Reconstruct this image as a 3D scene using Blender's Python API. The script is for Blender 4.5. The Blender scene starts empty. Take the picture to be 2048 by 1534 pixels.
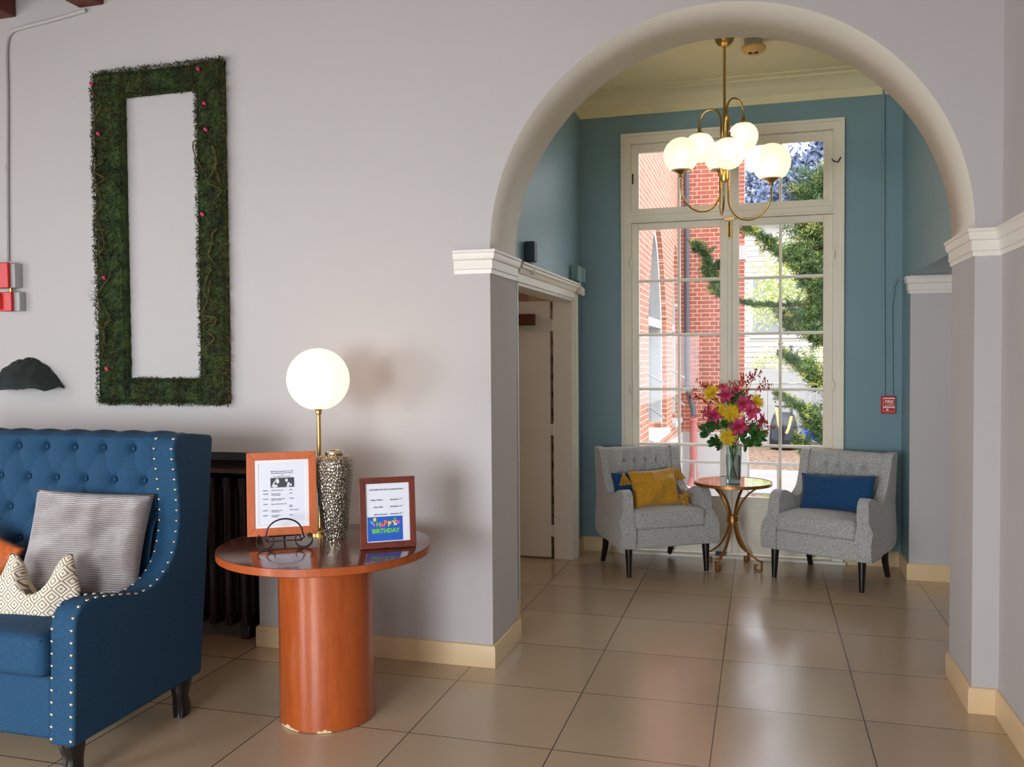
import bpy, bmesh, math, random
from mathutils import Vector, Matrix, noise
random.seed(7)
PI = math.pi
S = bpy.context.scene
COL = S.collection

# ------------------------------------------------------------------ camera
CAM = Vector((1.40729, -3.33785, 1.55484))
pit, yaw, rol, FPX = -0.02972432, -0.27733451, -0.00737226, 1752.2248
fw = Vector((math.sin(yaw)*math.cos(pit), math.cos(yaw)*math.cos(pit), math.sin(pit)))
rt = Vector((math.cos(yaw), -math.sin(yaw), 0)); up = rt.cross(fw)
rt2 = rt*math.cos(rol) + up*math.sin(rol); up2 = up*math.cos(rol) - rt*math.sin(rol)
cd = bpy.data.cameras.new('camera'); cam = bpy.data.objects.new('camera', cd); COL.objects.link(cam)
m = Matrix((( rt2.x, up2.x, -fw.x, CAM.x), (rt2.y, up2.y, -fw.y, CAM.y), (rt2.z, up2.z, -fw.z, CAM.z), (0,0,0,1)))
cam.matrix_world = m
cd.sensor_fit = 'HORIZONTAL'; cd.sensor_width = 36; cd.lens = FPX/2048*36; cd.clip_end = 300; cd.clip_start = .02
S.camera = cam

# ------------------------------------------------------------------ world, sun, exposure
S.view_settings.view_transform = 'Standard'; S.view_settings.look = 'None'
S.view_settings.gamma = 1; S.view_settings.use_curve_mapping = False
S.view_settings.exposure = 0.0
W = bpy.data.worlds.new('sky'); S.world = W; W.use_nodes = True
wn = W.node_tree; bg = wn.nodes['Background']
bg.inputs[0].default_value = (0.87, 0.92, 1.0, 1); bg.inputs[1].default_value = 3.9
def lamp(name, kind, loc, energy, color=(1,1,1), target=None, **k):
    d = bpy.data.lights.new(name, kind); d.energy = energy; d.color = color
    for a, b in k.items(): setattr(d, a, b)
    o = bpy.data.objects.new(name, d); COL.objects.link(o); o.location = loc
    if target is not None:
        o.rotation_euler = (Vector(target)-Vector(loc)).to_track_quat('-Z', 'Y').to_euler()
    return o
lamp('sun', 'SUN', (0, -10, 20), 2.2, (1, .93, .80), target=(0.45, -10+1.0, 20-1.25), angle=.01)
# daylight through the windows of the room's near wall (the light really comes in there)
lamp('daylight_window', 'AREA', (-3.3, -5.3, 1.15), 70, (.84, .92, 1), target=(-1.6, 0, -.2), shape='RECTANGLE', size=1.5, size_y=1.6, spread=math.radians(100))
lamp('daylight_window', 'AREA', (-.4, -5.3, 1.15), 70, (.84, .92, 1), target=(.0, 0, -.2), shape='RECTANGLE', size=1.5, size_y=1.6, spread=math.radians(100))
lamp('daylight_side_window', 'AREA', (-5.1, -2.4, 1.9), 22, (1, .93, .86), target=(0, .2, .9), shape='RECTANGLE', size=2.0, size_y=1.8, spread=math.radians(140))
lamp('warm_ceiling_fill', 'AREA', (-1.0, -3.2, 3.5), 5, (1, .80, .62), shape='DISK', size=.6)  # warm fill added under the ceiling, out of view, no fixture

# ------------------------------------------------------------------ materials
def nodes(name):
    mt = bpy.data.materials.new(name); mt.use_nodes = True
    n = mt.node_tree; b = n.nodes['Principled BSDF']
    return mt, n, b
def mix(n, fac, a, b, blend='MIX'):
    x = n.nodes.new('ShaderNodeMix'); x.data_type = 'RGBA'; x.blend_type = blend
    for i, v in ((0, fac), (6, a), (7, b)):
        if isinstance(v, bpy.types.NodeSocket): n.links.new(v, x.inputs[i])
        else: x.inputs[i].default_value = v if i == 0 else (*v, 1)
    return x.outputs[2]
def ramp(n, src, p0, p1, c0=(0,0,0), c1=(1,1,1)):
    r = n.nodes.new('ShaderNodeValToRGB'); n.links.new(src, r.inputs[0])
    e = r.color_ramp.elements; e[0].position = p0; e[1].position = p1
    e[0].color = (*c0, 1); e[1].color = (*c1, 1)
    return r.outputs[0]
def coord(n, scale=(1,1,1), kind='Object', rot=(0,0,0)):
    t = n.nodes.new('ShaderNodeTexCoord'); mp = n.nodes.new('ShaderNodeMapping')
    mp.inputs[3].default_value = scale; mp.inputs[2].default_value = rot
    n.links.new(t.outputs[kind], mp.inputs[0]); return mp.outputs[0]
def tex(n, kind, vec, **k):
    t = n.nodes.new('ShaderNodeTex'+kind); n.links.new(vec, t.inputs['Vector'])
    for a, v in k.items():
        if a in t.inputs: t.inputs[a].default_value = v
        else: setattr(t, a, v)
    return t
def math_(n, op, a, b=None, c=None):
    x = n.nodes.new('ShaderNodeMath'); x.operation = op
    for i, v in enumerate((a, b, c)):
        if v is None: continue
        if isinstance(v, bpy.types.NodeSocket): n.links.new(v, x.inputs[i])
        else: x.inputs[i].default_value = v
    return x.outputs[0]
def bump(n, b, h, strength=.3, dist=.01):
    x = n.nodes.new('ShaderNodeBump'); x.inputs['Strength'].default_value = strength
    x.inputs['Distance'].default_value = dist
    n.links.new(h, x.inputs['Height']); n.links.new(x.outputs[0], b.inputs['Normal'])
def mat(name, col, rough=.5, metal=0, var=.08, vscale=6, bmp=0, bscale=80, **k):
    mt, n, b = nodes(name)
    c = coord(n)
    nz = tex(n, 'Noise', c, Scale=vscale, Detail=4)
    dk = tuple(x*(1-var) for x in col); lt = tuple(min(1, x*(1+var)) for x in col)
    n.links.new(mix(n, nz.outputs[0], dk, lt), b.inputs['Base Color'])
    b.inputs['Roughness'].default_value = rough; b.inputs['Metallic'].default_value = metal
    if bmp:
        n2 = tex(n, 'Noise', c, Scale=bscale, Detail=3); bump(n, b, n2.outputs[0], bmp, .004)
    for a, v in k.items(): b.inputs[a.replace('_', ' ')].default_value = v
    return mt
def srgb(r, g, b): return tuple(((x/255)/12.92 if x/255 <= .04045 else ((x/255+.055)/1.055)**2.4) for x in (r, g, b))

M = {}
M['wall'] = mat('painted_plaster_white', srgb(190,185,182), .75, var=.025, vscale=1.5, bmp=.12, bscale=25)
M['soffit_tint'] = mat('plaster_reflected_tint', srgb(216,208,192), .6, var=.04, vscale=2, bmp=.25, bscale=7)  # arch soffit: creamy reflected light put into the white plaster colour
M['teal'] = mat('painted_plaster_teal', srgb(120,150,158), .42, var=.04, vscale=2, bmp=.15, bscale=25)
M['ceil'] = mat('ceiling_plaster', srgb(236,226,188), .7, var=.03, vscale=2, bmp=.1, bscale=10)
M['brown_ceil'] = mat('main_ceiling', srgb(150,120,100), .7, var=.05)
M['trim'] = mat('white_gloss_trim', srgb(232,226,214), .35, var=.03, vscale=3)
M['winpaint'] = mat('window_paint', srgb(236,228,208), .4, var=.05, vscale=4, bmp=.1, bscale=30)
M['base'] = mat('beige_base_tile', srgb(222,192,146), .35, var=.10, vscale=3)
M['sidewall'] = mat('side_room_wall', srgb(200,175,145), .7)
M['rearwall'] = mat('rear_wall_paint', srgb(190,180,170), .8)
M['black'] = mat('black_lacquer', (.008,.007,.007), .22, var=.1)
M['iron'] = mat('black_iron', (.012,.010,.010), .38, .3, var=.2)
M['brass'] = mat('brushed_brass', srgb(196,158,92), .28, 1, var=.1, vscale=20)
M['bronze'] = mat('antique_gold', srgb(176,122,66), .36, .85, var=.22, vscale=30)
M['nail'] = mat('nickel_nailhead', srgb(235,225,205), .22, 1)
M['pinkpipe'] = mat('pink_painted_pipe', srgb(190,116,108), .6)
M['greypipe'] = mat('galvanised_pipe', srgb(88,90,96), .6, 0)
M['outwhite'] = mat('outdoor_white', srgb(200,198,194), .7)
M['red'] = mat('alarm_red', srgb(205,22,22), .35)
M['greybox'] = mat('grey_box', srgb(170,170,168), .5)
M['lens'] = mat('clear_strobe_lens', srgb(235,225,220), .15)
M['wood_dark'] = mat('dark_beam_wood', srgb(95,38,18), .6, var=.35, vscale=7)
M['rust'] = mat('stained_plastic', srgb(214,176,110), .5, var=.25, vscale=25)
M['darkrad'] = mat('dark_radiator', srgb(36,24,18), .5, var=.2)
M['stem'] = mat('flower_stem', srgb(70,110,50), .6)
M['paper'] = mat('paper', srgb(232,232,240), .6, var=.01)
M['matboard'] = mat('matboard', srgb(240,236,236), .7, var=.01)
M['ink'] = mat('ink', (.09,.08,.10), .8)
M['inkblack'] = mat('ink_black', (.02,.02,.022), .8)
M['greyink'] = mat('photo_grey', (.30,.30,.30), .8)
M['bdayblue'] = mat('card_blue', srgb(28,92,190), .5, var=.05)
for nm, c in dict(yel=(250,214,60), org=(244,120,50), pnk=(238,80,140), grn=(110,200,70), whi=(245,245,240), cya=(70,190,220)).items():
    M['ink_'+nm] = mat('ink_'+nm, srgb(*c), .6, var=.01)

def wood(name, c0, c1, rough=.3, scale=(1,1,.12), rings=14, coat=.3):
    mt, n, b = nodes(name); c = coord(n, scale)
    nz = tex(n, 'Noise', c, Scale=rings, Detail=6, Roughness=.6, Distortion=.6)
    n2 = tex(n, 'Noise', c, Scale=rings*8, Detail=4)
    f = mix(n, .35, nz.outputs[1], n2.outputs[1])
    bw = n.nodes.new('ShaderNodeRGBToBW'); n.links.new(f, bw.inputs[0])
    n.links.new(ramp(n, bw.outputs[0], .35, .65, c0, c1), b.inputs['Base Color'])
    b.inputs['Roughness'].default_value = rough; b.inputs['Coat Weight'].default_value = coat
    b.inputs['Coat Roughness'].default_value = .12
    return mt
M['cherry'] = wood('cherry_laminate', srgb(144,60,18), srgb(182,88,32), .34, coat=.25)
M['cherrytop'] = wood('cherry_laminate_top', srgb(84,42,30), srgb(108,56,40), .15, (1,.15,1), 10, .6)
M['orangewood'] = wood('orange_frame_wood', srgb(186,84,34), srgb(214,108,50), .4)
M['redwood'] = wood('dark_red_frame_wood', srgb(84,30,18), srgb(128,50,30), .35)

def fabric(name, c0, c1, scale=220, rough=.9, bmp=.35, sheen=.3, vs=900, spots=None):
    mt, n, b = nodes(name); c = coord(n)
    a = tex(n, 'Noise', c, Scale=scale, Detail=3, Roughness=.7)
    col = ramp(n, a.outputs[0], .35, .65, c0, c1)
    if spots:
        v = tex(n, 'Noise', coord(n, (1,1,.45)), Scale=spots, Detail=2, Roughness=.8)
        col = mix(n, ramp(n, v.outputs[0], .50, .66), col, tuple(x*.58 for x in c0))
    n.links.new(col, b.inputs['Base Color'])
    b.inputs['Roughness'].default_value = rough
    b.inputs['Sheen Weight'].default_value = sheen
    v2 = tex(n, 'Noise', c, Scale=vs, Detail=2); bump(n, b, v2.outputs[0], bmp, .002)
    return mt
M['bluesofa'] = fabric('teal_blue_linen', srgb(2,50,78), srgb(7,68,102), 160, .85, .5, .0, 500)
M['tweed'] = fabric('grey_tweed', srgb(162,162,158), srgb(200,198,192), 120, .95, .6, .3, 420, spots=170)
M['mustard'] = fabric('mustard_velvet', srgb(176,124,8), srgb(198,144,14), 60, .8, .2, .25)
M['bluevelvet'] = fabric('blue_velvet', srgb(2,56,96), srgb(6,72,118), 60, .85, .4, .1)
M['orangesatin'] = fabric('orange_satin', srgb(176,84,34), srgb(206,104,48), 60, .35, .1, .1)
M['cream_fabric'] = fabric('cream_pillow_back', srgb(196,178,146), srgb(210,194,162), 100)

# ribbed silver satin
mt, n, b = nodes('silver_ribbed_satin'); c = coord(n)
w = tex(n, 'Wave', c, Scale=36, Distortion=1.6, Detail=1, bands_direction='Z'); w.inputs['Detail Scale'].default_value = 1.0
nz = tex(n, 'Noise', c, Scale=4, Detail=2)
n.links.new(mix(n, w.outputs[1], srgb(140,130,128), srgb(186,176,172)), b.inputs['Base Color'])
b.inputs['Roughness'].default_value = .42; b.inputs['Metallic'].default_value = .25; b.inputs['Sheen Weight'].default_value = .5
bump(n, b, w.outputs[1], .7, .006); M['silver_satin'] = mt

# greek diamond pattern: concentric diamonds in lines
mt, n, b = nodes('cream_diamond_print'); t = n.nodes.new('ShaderNodeTexCoord')
sp = n.nodes.new('ShaderNodeSeparateXYZ'); n.links.new(t.outputs['Object'], sp.inputs[0])
P = .060
def cell(s):
    f = math_(n, 'FRACT', math_(n, 'ADD', math_(n, 'DIVIDE', s, P), 100.5))
    return math_(n, 'ABSOLUTE', math_(n, 'SUBTRACT', f, .5))
d_ = math_(n, 'ADD', cell(sp.outputs[0]), cell(sp.outputs[2]))
line = math_(n, 'LESS_THAN', math_(n, 'FRACT', math_(n, 'MULTIPLY', d_, 4.0)), .34)
n.links.new(mix(n, line, srgb(222,210,190), srgb(122,104,84)), b.inputs['Base Color'])
b.inputs['Roughness'].default_value = .9; M['diamond'] = mt

# floor
mt, n, b = nodes('beige_floor_tiles'); c = coord(n)
T = .61
br = tex(n, 'Brick', c, offset=0.0, Scale=1.0); br.offset = 0; br.squash = 1
br.inputs['Brick Width'].default_value = T; br.inputs['Row Height'].default_value = T
br.inputs['Mortar Size'].default_value = .0026; br.inputs['Mortar Smooth'].default_value = .1
br.inputs['Color1'].default_value = (*srgb(184,160,130), 1); br.inputs['Color2'].default_value = (*srgb(198,172,141), 1)
br.inputs['Mortar'].default_value = (*srgb(60,48,38), 1)
nz = tex(n, 'Noise', c, Scale=2.2, Detail=3); col = mix(n, 1.0, br.outputs[0], mix(n, nz.outputs[0], (.86,.86,.86), (1,1,1)), 'MULTIPLY')
n.links.new(col, b.inputs['Base Color'])
b.inputs['Coat Weight'].default_value = .35; b.inputs['Coat Roughness'].default_value = .16
nz2 = tex(n, 'Noise', c, Scale=5, Detail=4); n.links.new(ramp(n, nz2.outputs[0], .2, .8, (.19,.19,.19), (.27,.27,.27)), b.inputs['Roughness'])
inv = math_(n, 'SUBTRACT', 1.0, br.outputs[1]); bump(n, b, inv, .3, .002)
M['floor'] = mt

def brick(name, axes, c1, c2, mortar):
    mt, n, b = nodes(name); t = n.nodes.new('ShaderNodeTexCoord'); s = n.nodes.new('ShaderNodeSeparateXYZ')
    n.links.new(t.outputs['Object'], s.inputs[0]); cb = n.nodes.new('ShaderNodeCombineXYZ')
    n.links.new(s.outputs[axes[0]], cb.inputs[0]); n.links.new(s.outputs[axes[1]], cb.inputs[1])
    k = tex(n, 'Brick', cb.outputs[0], Scale=1.0)
    k.offset = .5; k.squash = .5; k.squash_frequency = 2
    for a, v in (('Brick Width', .30), ('Row Height', .075), ('Mortar Size', .006), ('Mortar Smooth', .1), ('Bias', -.1)): k.inputs[a].default_value = v
    k.inputs['Color1'].default_value = (*c1, 1); k.inputs['Color2'].default_value = (*c2, 1); k.inputs['Mortar'].default_value = (*mortar, 1)
    nz = tex(n, 'Noise', cb.outputs[0], Scale=9, Detail=2)
    n.links.new(mix(n, math_(n, 'MULTIPLY', nz.outputs[0], .35), k.outputs[0], srgb(110,60,50), 'MULTIPLY'), b.inputs['Base Color'])
    b.inputs['Roughness'].default_value = .9; bump(n, b, math_(n, 'SUBTRACT', 1.0, k.outputs[1]), .5, .01)
    return mt
M['brick_side'] = brick('red_brick_side', (1, 2), srgb(208,138,110), srgb(182,116,92), srgb(236,218,196))
M['brick_face'] = brick('red_brick_face', (0, 2), srgb(204,120,96), srgb(172,102,84), srgb(236,214,192))

# hammered silver vase
mt, n, b = nodes('hammered_silver'); c = coord(n, (1,1,.85))
v = tex(n, 'Voronoi', c, Scale=84, feature='DISTANCE_TO_EDGE', Randomness=.85)
h = ramp(n, v.outputs[0], .0, .22)
n.links.new(mix(n, h, srgb(112,98,82), srgb(196,186,168)), b.inputs['Base Color'])
b.inputs['Metallic'].default_value = .95; b.inputs['Roughness'].default_value = .3
bump(n, b, h, .7, .003); M['hammered'] = mt

# thin window glass: transparent with a fresnel reflection
def glass(name, tint=(.97,.98,.99), gl=.5):
    mt = bpy.data.materials.new(name); mt.use_nodes = True; n = mt.node_tree
    n.nodes.remove(n.nodes['Principled BSDF']); o = n.nodes['Material Output']
    tr = n.nodes.new('ShaderNodeBsdfTransparent'); tr.inputs[0].default_value = (*tint, 1)
    g = n.nodes.new('ShaderNodeBsdfGlossy'); g.inputs['Roughness'].default_value = .02
    lw = n.nodes.new('ShaderNodeLayerWeight'); lw.inputs[0].default_value = .35
    mx = n.nodes.new('ShaderNodeMixShader'); n.links.new(math_(n, 'MULTIPLY', lw.outputs[0], gl), mx.inputs[0])
    n.links.new(tr.outputs[0], mx.inputs[1]); n.links.new(g.outputs[0], mx.inputs[2]); n.links.new(mx.outputs[0], o.inputs[0])
    return mt
M['glass'] = glass('window_glass', gl=.14); M['vaseglass'] = glass('vase_glass', (.80,.87,.88), .9)
M['smokeglass'] = glass('grey_plastic', (.55,.58,.62), .6)
mt, n, b = nodes('water'); b.inputs['Base Color'].default_value = (.65,.75,.75,1); b.inputs['Roughness'].default_value = .05
b.inputs['Transmission Weight'].default_value = .9; b.inputs['IOR'].default_value = 1.33; M['water'] = mt

def glow(name, col, strength, base=(.9,.9,.88), core=None):
    mt, n, b = nodes(name)
    b.inputs['Base Color'].default_value = (*base, 1); b.inputs['Roughness'].default_value = .3
    b.inputs['Emission Color'].default_value = (*col, 1)
    nz = tex(n, 'Noise', coord(n), Scale=160, Detail=2)
    n.links.new(math_(n, 'MULTIPLY', math_(n, 'ADD', math_(n, 'MULTIPLY', nz.outputs[0], .15), .92), strength), b.inputs['Emission Strength'])
    return mt
M['lampglobe'] = glow('opal_lamp_globe', (1, .54, .22), 3.2, (.5,.5,.45))
M['globe'] = None  # chandelier globes: built below
mt = bpy.data.materials.new('frosted_globe_glass'); mt.use_nodes = True; n = mt.node_tree; n.nodes.remove(n.nodes['Principled BSDF'])
o = n.nodes['Material Output']; tl = n.nodes.new('ShaderNodeBsdfTranslucent'); tl.inputs[0].default_value = (.90,.90,.82,1)
df = n.nodes.new('ShaderNodeBsdfDiffuse'); df.inputs[0].default_value = (.80,.80,.74,1)
rf = n.nodes.new('ShaderNodeBsdfRefraction'); rf.inputs['Roughness'].default_value = .42; rf.inputs['IOR'].default_value = 1.12; rf.inputs[0].default_value = (.95,.95,.9,1)
gl = n.nodes.new('ShaderNodeBsdfGlossy'); gl.inputs['Roughness'].default_value = .2
a1 = n.nodes.new('ShaderNodeMixShader'); a1.inputs[0].default_value = .55; n.links.new(tl.outputs[0], a1.inputs[1]); n.links.new(df.outputs[0], a1.inputs[2])
a2 = n.nodes.new('ShaderNodeMixShader'); a2.inputs[0].default_value = .35; n.links.new(a1.outputs[0], a2.inputs[1]); n.links.new(rf.outputs[0], a2.inputs[2])
a3 = n.nodes.new('ShaderNodeMixShader'); a3.inputs[0].default_value = .05; n.links.new(a2.outputs[0], a3.inputs[1]); n.links.new(gl.outputs[0], a3.inputs[2])
n.links.new(a3.outputs[0], o.inputs[0]); M['globe'] = mt
M['bulb'] = glow('bulb_glow', (1, .90, .68), 26)

def leafmat(name, c0, c1, scale=3, rough=.6, tr=.0):
    mt, n, b = nodes(name); c = coord(n); a = tex(n, 'Noise', c, Scale=scale, Detail=3)
    n.links.new(ramp(n, a.outputs[0], .35, .65, c0, c1), b.inputs['Base Color']); b.inputs['Roughness'].default_value = rough
    b.inputs['Subsurface Weight'].default_value = 0
    return mt
M['moss'] = leafmat('green_moss', srgb(26,42,16), srgb(58,76,30), 14, .95)
M['mossbrown'] = leafmat('brown_moss', srgb(50,42,22), srgb(96,84,42), 30, .95)
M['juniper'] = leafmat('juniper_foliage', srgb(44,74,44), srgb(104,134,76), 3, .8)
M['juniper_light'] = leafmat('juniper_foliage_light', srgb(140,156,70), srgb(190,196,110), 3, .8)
M['bush'] = leafmat('bright_bush', srgb(150,170,80), srgb(222,224,160), 4, .8)
M['hazetree'] = leafmat('hazed_tree_foliage', srgb(82,90,116), srgb(128,138,160), 1.5, .8)  # bluish haze and glass reflection put into the leaf colour
M['bark'] = mat('bark', srgb(104,80,62), .9, var=.3, vscale=20)
M['leaf'] = leafmat('bouquet_leaf', srgb(40,84,34), srgb(86,140,62), 20, .45)
M['lily'] = leafmat('pink_lily', srgb(168,24,72), srgb(214,60,112), 30, .5)
M['lilylight'] = leafmat('hot_pink_lily', srgb(206,30,92), srgb(232,92,136), 30, .5)
M['mum'] = leafmat('yellow_mum', srgb(240,196,10), srgb(255,228,60), 40, .6)
M['redberry'] = leafmat('red_orange_berries', srgb(150,40,20), srgb(206,92,50), 50, .6)
M['mulch'] = leafmat('mulch', srgb(84,58,42), srgb(150,122,98), 9, .95)
M['concrete'] = mat('concrete', srgb(150,144,136), .8, var=.08)
M['fence'] = mat('white_fence', srgb(158,156,154), .7, var=.06)
M['siding'] = mat('white_siding', srgb(182,178,166), .7, var=.03)
M['darkglass'] = mat('window_dark_glass', srgb(128,132,134), .3, var=.1)
M['blueball'] = mat('blue_ball', srgb(30,60,190), .2)
M['tan'] = mat('tan_strap', srgb(214,178,120), .6)
M['darkplastic'] = mat('dark_grey_plastic', srgb(58,62,68), .4)
M['darkleaf'] = mat('dark_woven_leaf', srgb(34,44,42), .75, var=.3, vscale=18, bmp=.4, bscale=40)
M['tealbox'] = mat('teal_painted_box', srgb(112,148,144), .5)
M['darkbox'] = mat('dark_blue_box', srgb(50,66,76), .5)
M['yellowwood'] = mat('yellowed_trim', srgb(224,210,140), .35, var=.1)

# ------------------------------------------------------------------ geometry helpers
class MB:
    def __init__(s): s.bm = bmesh.new()
    def box(s, lo, hi, mtx=None):
        r = bmesh.ops.create_cube(s.bm, size=1); v = r['verts']
        for x in v: x.co = Vector([lo[i]+(x.co[i]+.5)*(hi[i]-lo[i]) for i in range(3)])
        if mtx is not None: bmesh.ops.transform(s.bm, matrix=mtx, verts=v)
        return s
    def grid(s, f, nu, nv, cu=False, cv=False):
        V = [[s.bm.verts.new(f(i/nu, j/nv)) for j in range(nv+(0 if cv else 1))] for i in range(nu+(0 if cu else 1))]
        for i in range(nu):
            for j in range(nv):
                a = V[i][j]; b = V[(i+1) % len(V)][j]; c = V[(i+1) % len(V)][(j+1) % len(V[0])]; d = V[i][(j+1) % len(V[0])]
                try: s.bm.faces.new((a, b, c, d))
                except ValueError: pass
        return V
    def lathe(s, prof, n=40, c=(0,0,0), cap=True):
        V = s.grid(lambda u, v: Vector((0,0,0)), n, len(prof)-1, cu=True)
        for i in range(n):
            a = 2*PI*i/n
            for j, (r, z) in enumerate(prof): V[i][j].co = Vector((c[0]+r*math.cos(a), c[1]+r*math.sin(a), c[2]+z))
        if cap:
            for j in (0, -1):
                if prof[j][0] > 1e-5: s.bm.faces.new([V[i][j] for i in range(n)])
        return s
    def tube(s, pts, r, n=8, cap=True, flat=None):
        P = [Vector(p) for p in pts]; R = r if isinstance(r, (list, tuple)) else [r]*len(P)
        rings = []; pn = None
        for i, p in enumerate(P):
            t = (P[min(i+1, len(P)-1)]-P[max(i-1, 0)]).normalized()
            if pn is None:
                ref = Vector((0,0,1)) if abs(t.z) < .9 else Vector((1,0,0)); pn = t.cross(ref).normalized()
            else: pn = (pn - t*pn.dot(t)).normalized()
            q = t.cross(pn)
            rings.append([s.bm.verts.new(p + (pn*math.cos(2*PI*k/n) + q*math.sin(2*PI*k/n)*(flat or 1))*R[i]) for k in range(n)])
        for a, b in zip(rings, rings[1:]):
            for k in range(n): s.bm.faces.new((a[k], a[(k+1) % n], b[(k+1) % n], b[k]))
        if cap: s.bm.faces.new(rings[0]); s.bm.faces.new(rings[-1])
        return s
    def strip(s, pts, w, t, side):
        """flat bar: pts centre line, side(i)->unit width direction"""
        P = [Vector(p) for p in pts]; rings = []
        for i, p in enumerate(P):
            tn = (P[min(i+1, len(P)-1)]-P[max(i-1, 0)]).normalized(); sd = Vector(side); nn = tn.cross(sd).normalized()
            rings.append([s.bm.verts.new(p+sd*a*w/2+nn*b_*t/2) for a, b_ in ((-1,-1),(1,-1),(1,1),(-1,1))])
        for a, b_ in zip(rings, rings[1:]):
            for k in range(4): s.bm.faces.new((a[k], a[(k+1) % 4], b_[(k+1) % 4], b_[k]))
        s.bm.faces.new(rings[0]); s.bm.faces.new(rings[-1]); return s
    def prism(s, poly, axis, a, b):
        def P(p, h): return Vector((h, p[0], p[1])) if axis == 'x' else (Vector((p[0], h, p[1])) if axis == 'y' else Vector((p[0], p[1], h)))
        A = [s.bm.verts.new(P(p, a)) for p in poly]; B = [s.bm.verts.new(P(p, b)) for p in poly]
        s.bm.faces.new(A); s.bm.faces.new(B[::-1])
        for i in range(len(poly)): s.bm.faces.new((A[i], B[i], B[(i+1) % len(poly)], A[(i+1) % len(poly)]))
        return s
    def sweep(s, prof, path, cap=True):
        """prof (outward offset, z) swept along a horizontal polyline, mitred; outward = left of travel"""
        P = [Vector((p[0], p[1])) for p in path]; rings = []
        for i, p in enumerate(P):
            ds = []
            if i > 0: ds.append((P[i]-P[i-1]).normalized())
            if i < len(P)-1: ds.append((P[i+1]-P[i]).normalized())
            ns = [Vector((-d.y, d.x)) for d in ds]
            if len(ns) == 2:
                b_ = (ns[0]+ns[1]).normalized(); k = 1/max(.2, b_.dot(ns[0])); nn = b_*k
            else: nn = ns[0]
            rings.append([s.bm.verts.new((p.x+nn.x*o, p.y+nn.y*o, z)) for o, z in prof])
        L = len(prof)
        for a, b_ in zip(rings, rings[1:]):
            for k in range(L): s.bm.faces.new((a[k], a[(k+1) % L], b_[(k+1) % L], b_[k]))
        if cap: s.bm.faces.new(rings[0]); s.bm.faces.new(rings[-1])
        return s
    def ball(s, c, r, n=16, sc=(1,1,1)):
        q = bmesh.ops.create_uvsphere(s.bm, u_segments=n, v_segments=max(6, n*2//3), radius=r)
        for x in q['verts']: x.co = Vector((c[0]+x.co.x*sc[0], c[1]+x.co.y*sc[1], c[2]+x.co.z*sc[2]))
        return s
    def xf(s, mtx): bmesh.ops.transform(s.bm, matrix=mtx, verts=s.bm.verts[:]); return s
    def weld(s, d=1e-4): bmesh.ops.remove_doubles(s.bm, verts=s.bm.verts[:], dist=d); return s
    def build(s, name, material, parent=None, smooth=True, bevel=0, subsurf=0, seg=2, recalc=True):
        if recalc: bmesh.ops.recalc_face_normals(s.bm, faces=s.bm.faces[:])
        me = bpy.data.meshes.new(name); s.bm.to_mesh(me); s.bm.free()
        if smooth:
            for p in me.polygons: p.use_smooth = True
            if smooth != 'all': me.set_sharp_from_angle(angle=math.radians(38))
        o = bpy.data.objects.new(name, me); COL.objects.link(o)
        mats = material if isinstance(material, list) else [material]
        for x in mats: me.materials.append(x)
        if parent: o.parent = parent
        if bevel:
            md = o.modifiers.new('bevel', 'BEVEL'); md.width = bevel; md.segments = seg; md.limit_method = 'ANGLE'
            md.angle_limit = math.radians(35)
        if subsurf:
            md = o.modifiers.new('sub', 'SUBSURF'); md.levels = md.render_levels = subsurf
        return o
def tag(o, label=None, cat=None, group=None, kind=None):
    if label: o['label'] = label
    if cat: o['category'] = cat
    if group: o['group'] = group
    if kind: o['kind'] = kind
    return o
def thing(name, label, cat, loc=(0,0,0), rz=0, group=None, rot=None):
    o = bpy.data.objects.new(name, None); COL.objects.link(o); o.empty_display_size = .05
    o.location = loc; o.rotation_euler = rot or (0,0,rz); return tag(o, label, cat, group)
def struct(o): o['kind'] = 'structure'; return o
def copy_tree(o, parent=None):
    c = o.copy(); COL.objects.link(c); c.parent = parent
    for ch in list(o.children): copy_tree(ch, c)
    return c
def bez(p0, p1, p2, p3, n=12):
    P = [Vector(p) for p in (p0, p1, p2, p3)]
    return [P[0]*(1-t)**3+P[1]*3*t*(1-t)**2+P[2]*3*t*t*(1-t)+P[3]*t**3 for t in [i/n for i in range(n+1)]]
def catmull(P, k=6):
    P = [Vector(p) for p in P]; Q = [P[0]*2-P[1]]+P+[P[-1]*2-P[-2]]; out = []
    for i in range(1, len(Q)-2):
        for j in range(k):
            t = j/k; a, b, c, d = Q[i-1:i+3]
            out.append(.5*((2*b)+(c-a)*t+(2*a-5*b+4*c-d)*t*t+(3*b-a-3*c+d)*t**3))
    out.append(P[-1]); return out
def text(name, s, size, loc, rot, material, parent, align='LEFT', shear=0, extrude=.0004, bold=0):
    cu = bpy.data.curves.new(name, 'FONT'); cu.body = s; cu.size = size; cu.align_x = align; cu.shear = shear
    cu.extrude = extrude; cu.offset = bold; cu.resolution_u = 2
    tmp = bpy.data.objects.new(name, cu); COL.objects.link(tmp)
    me = bpy.data.meshes.new_from_object(tmp.evaluated_get(bpy.context.evaluated_depsgraph_get()))
    bpy.data.objects.remove(tmp); o = bpy.data.objects.new(name, me); COL.objects.link(o)
    me.materials.clear(); me.materials.append(material)
    o.location = loc; o.rotation_euler = rot; o.parent = parent; return o
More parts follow.
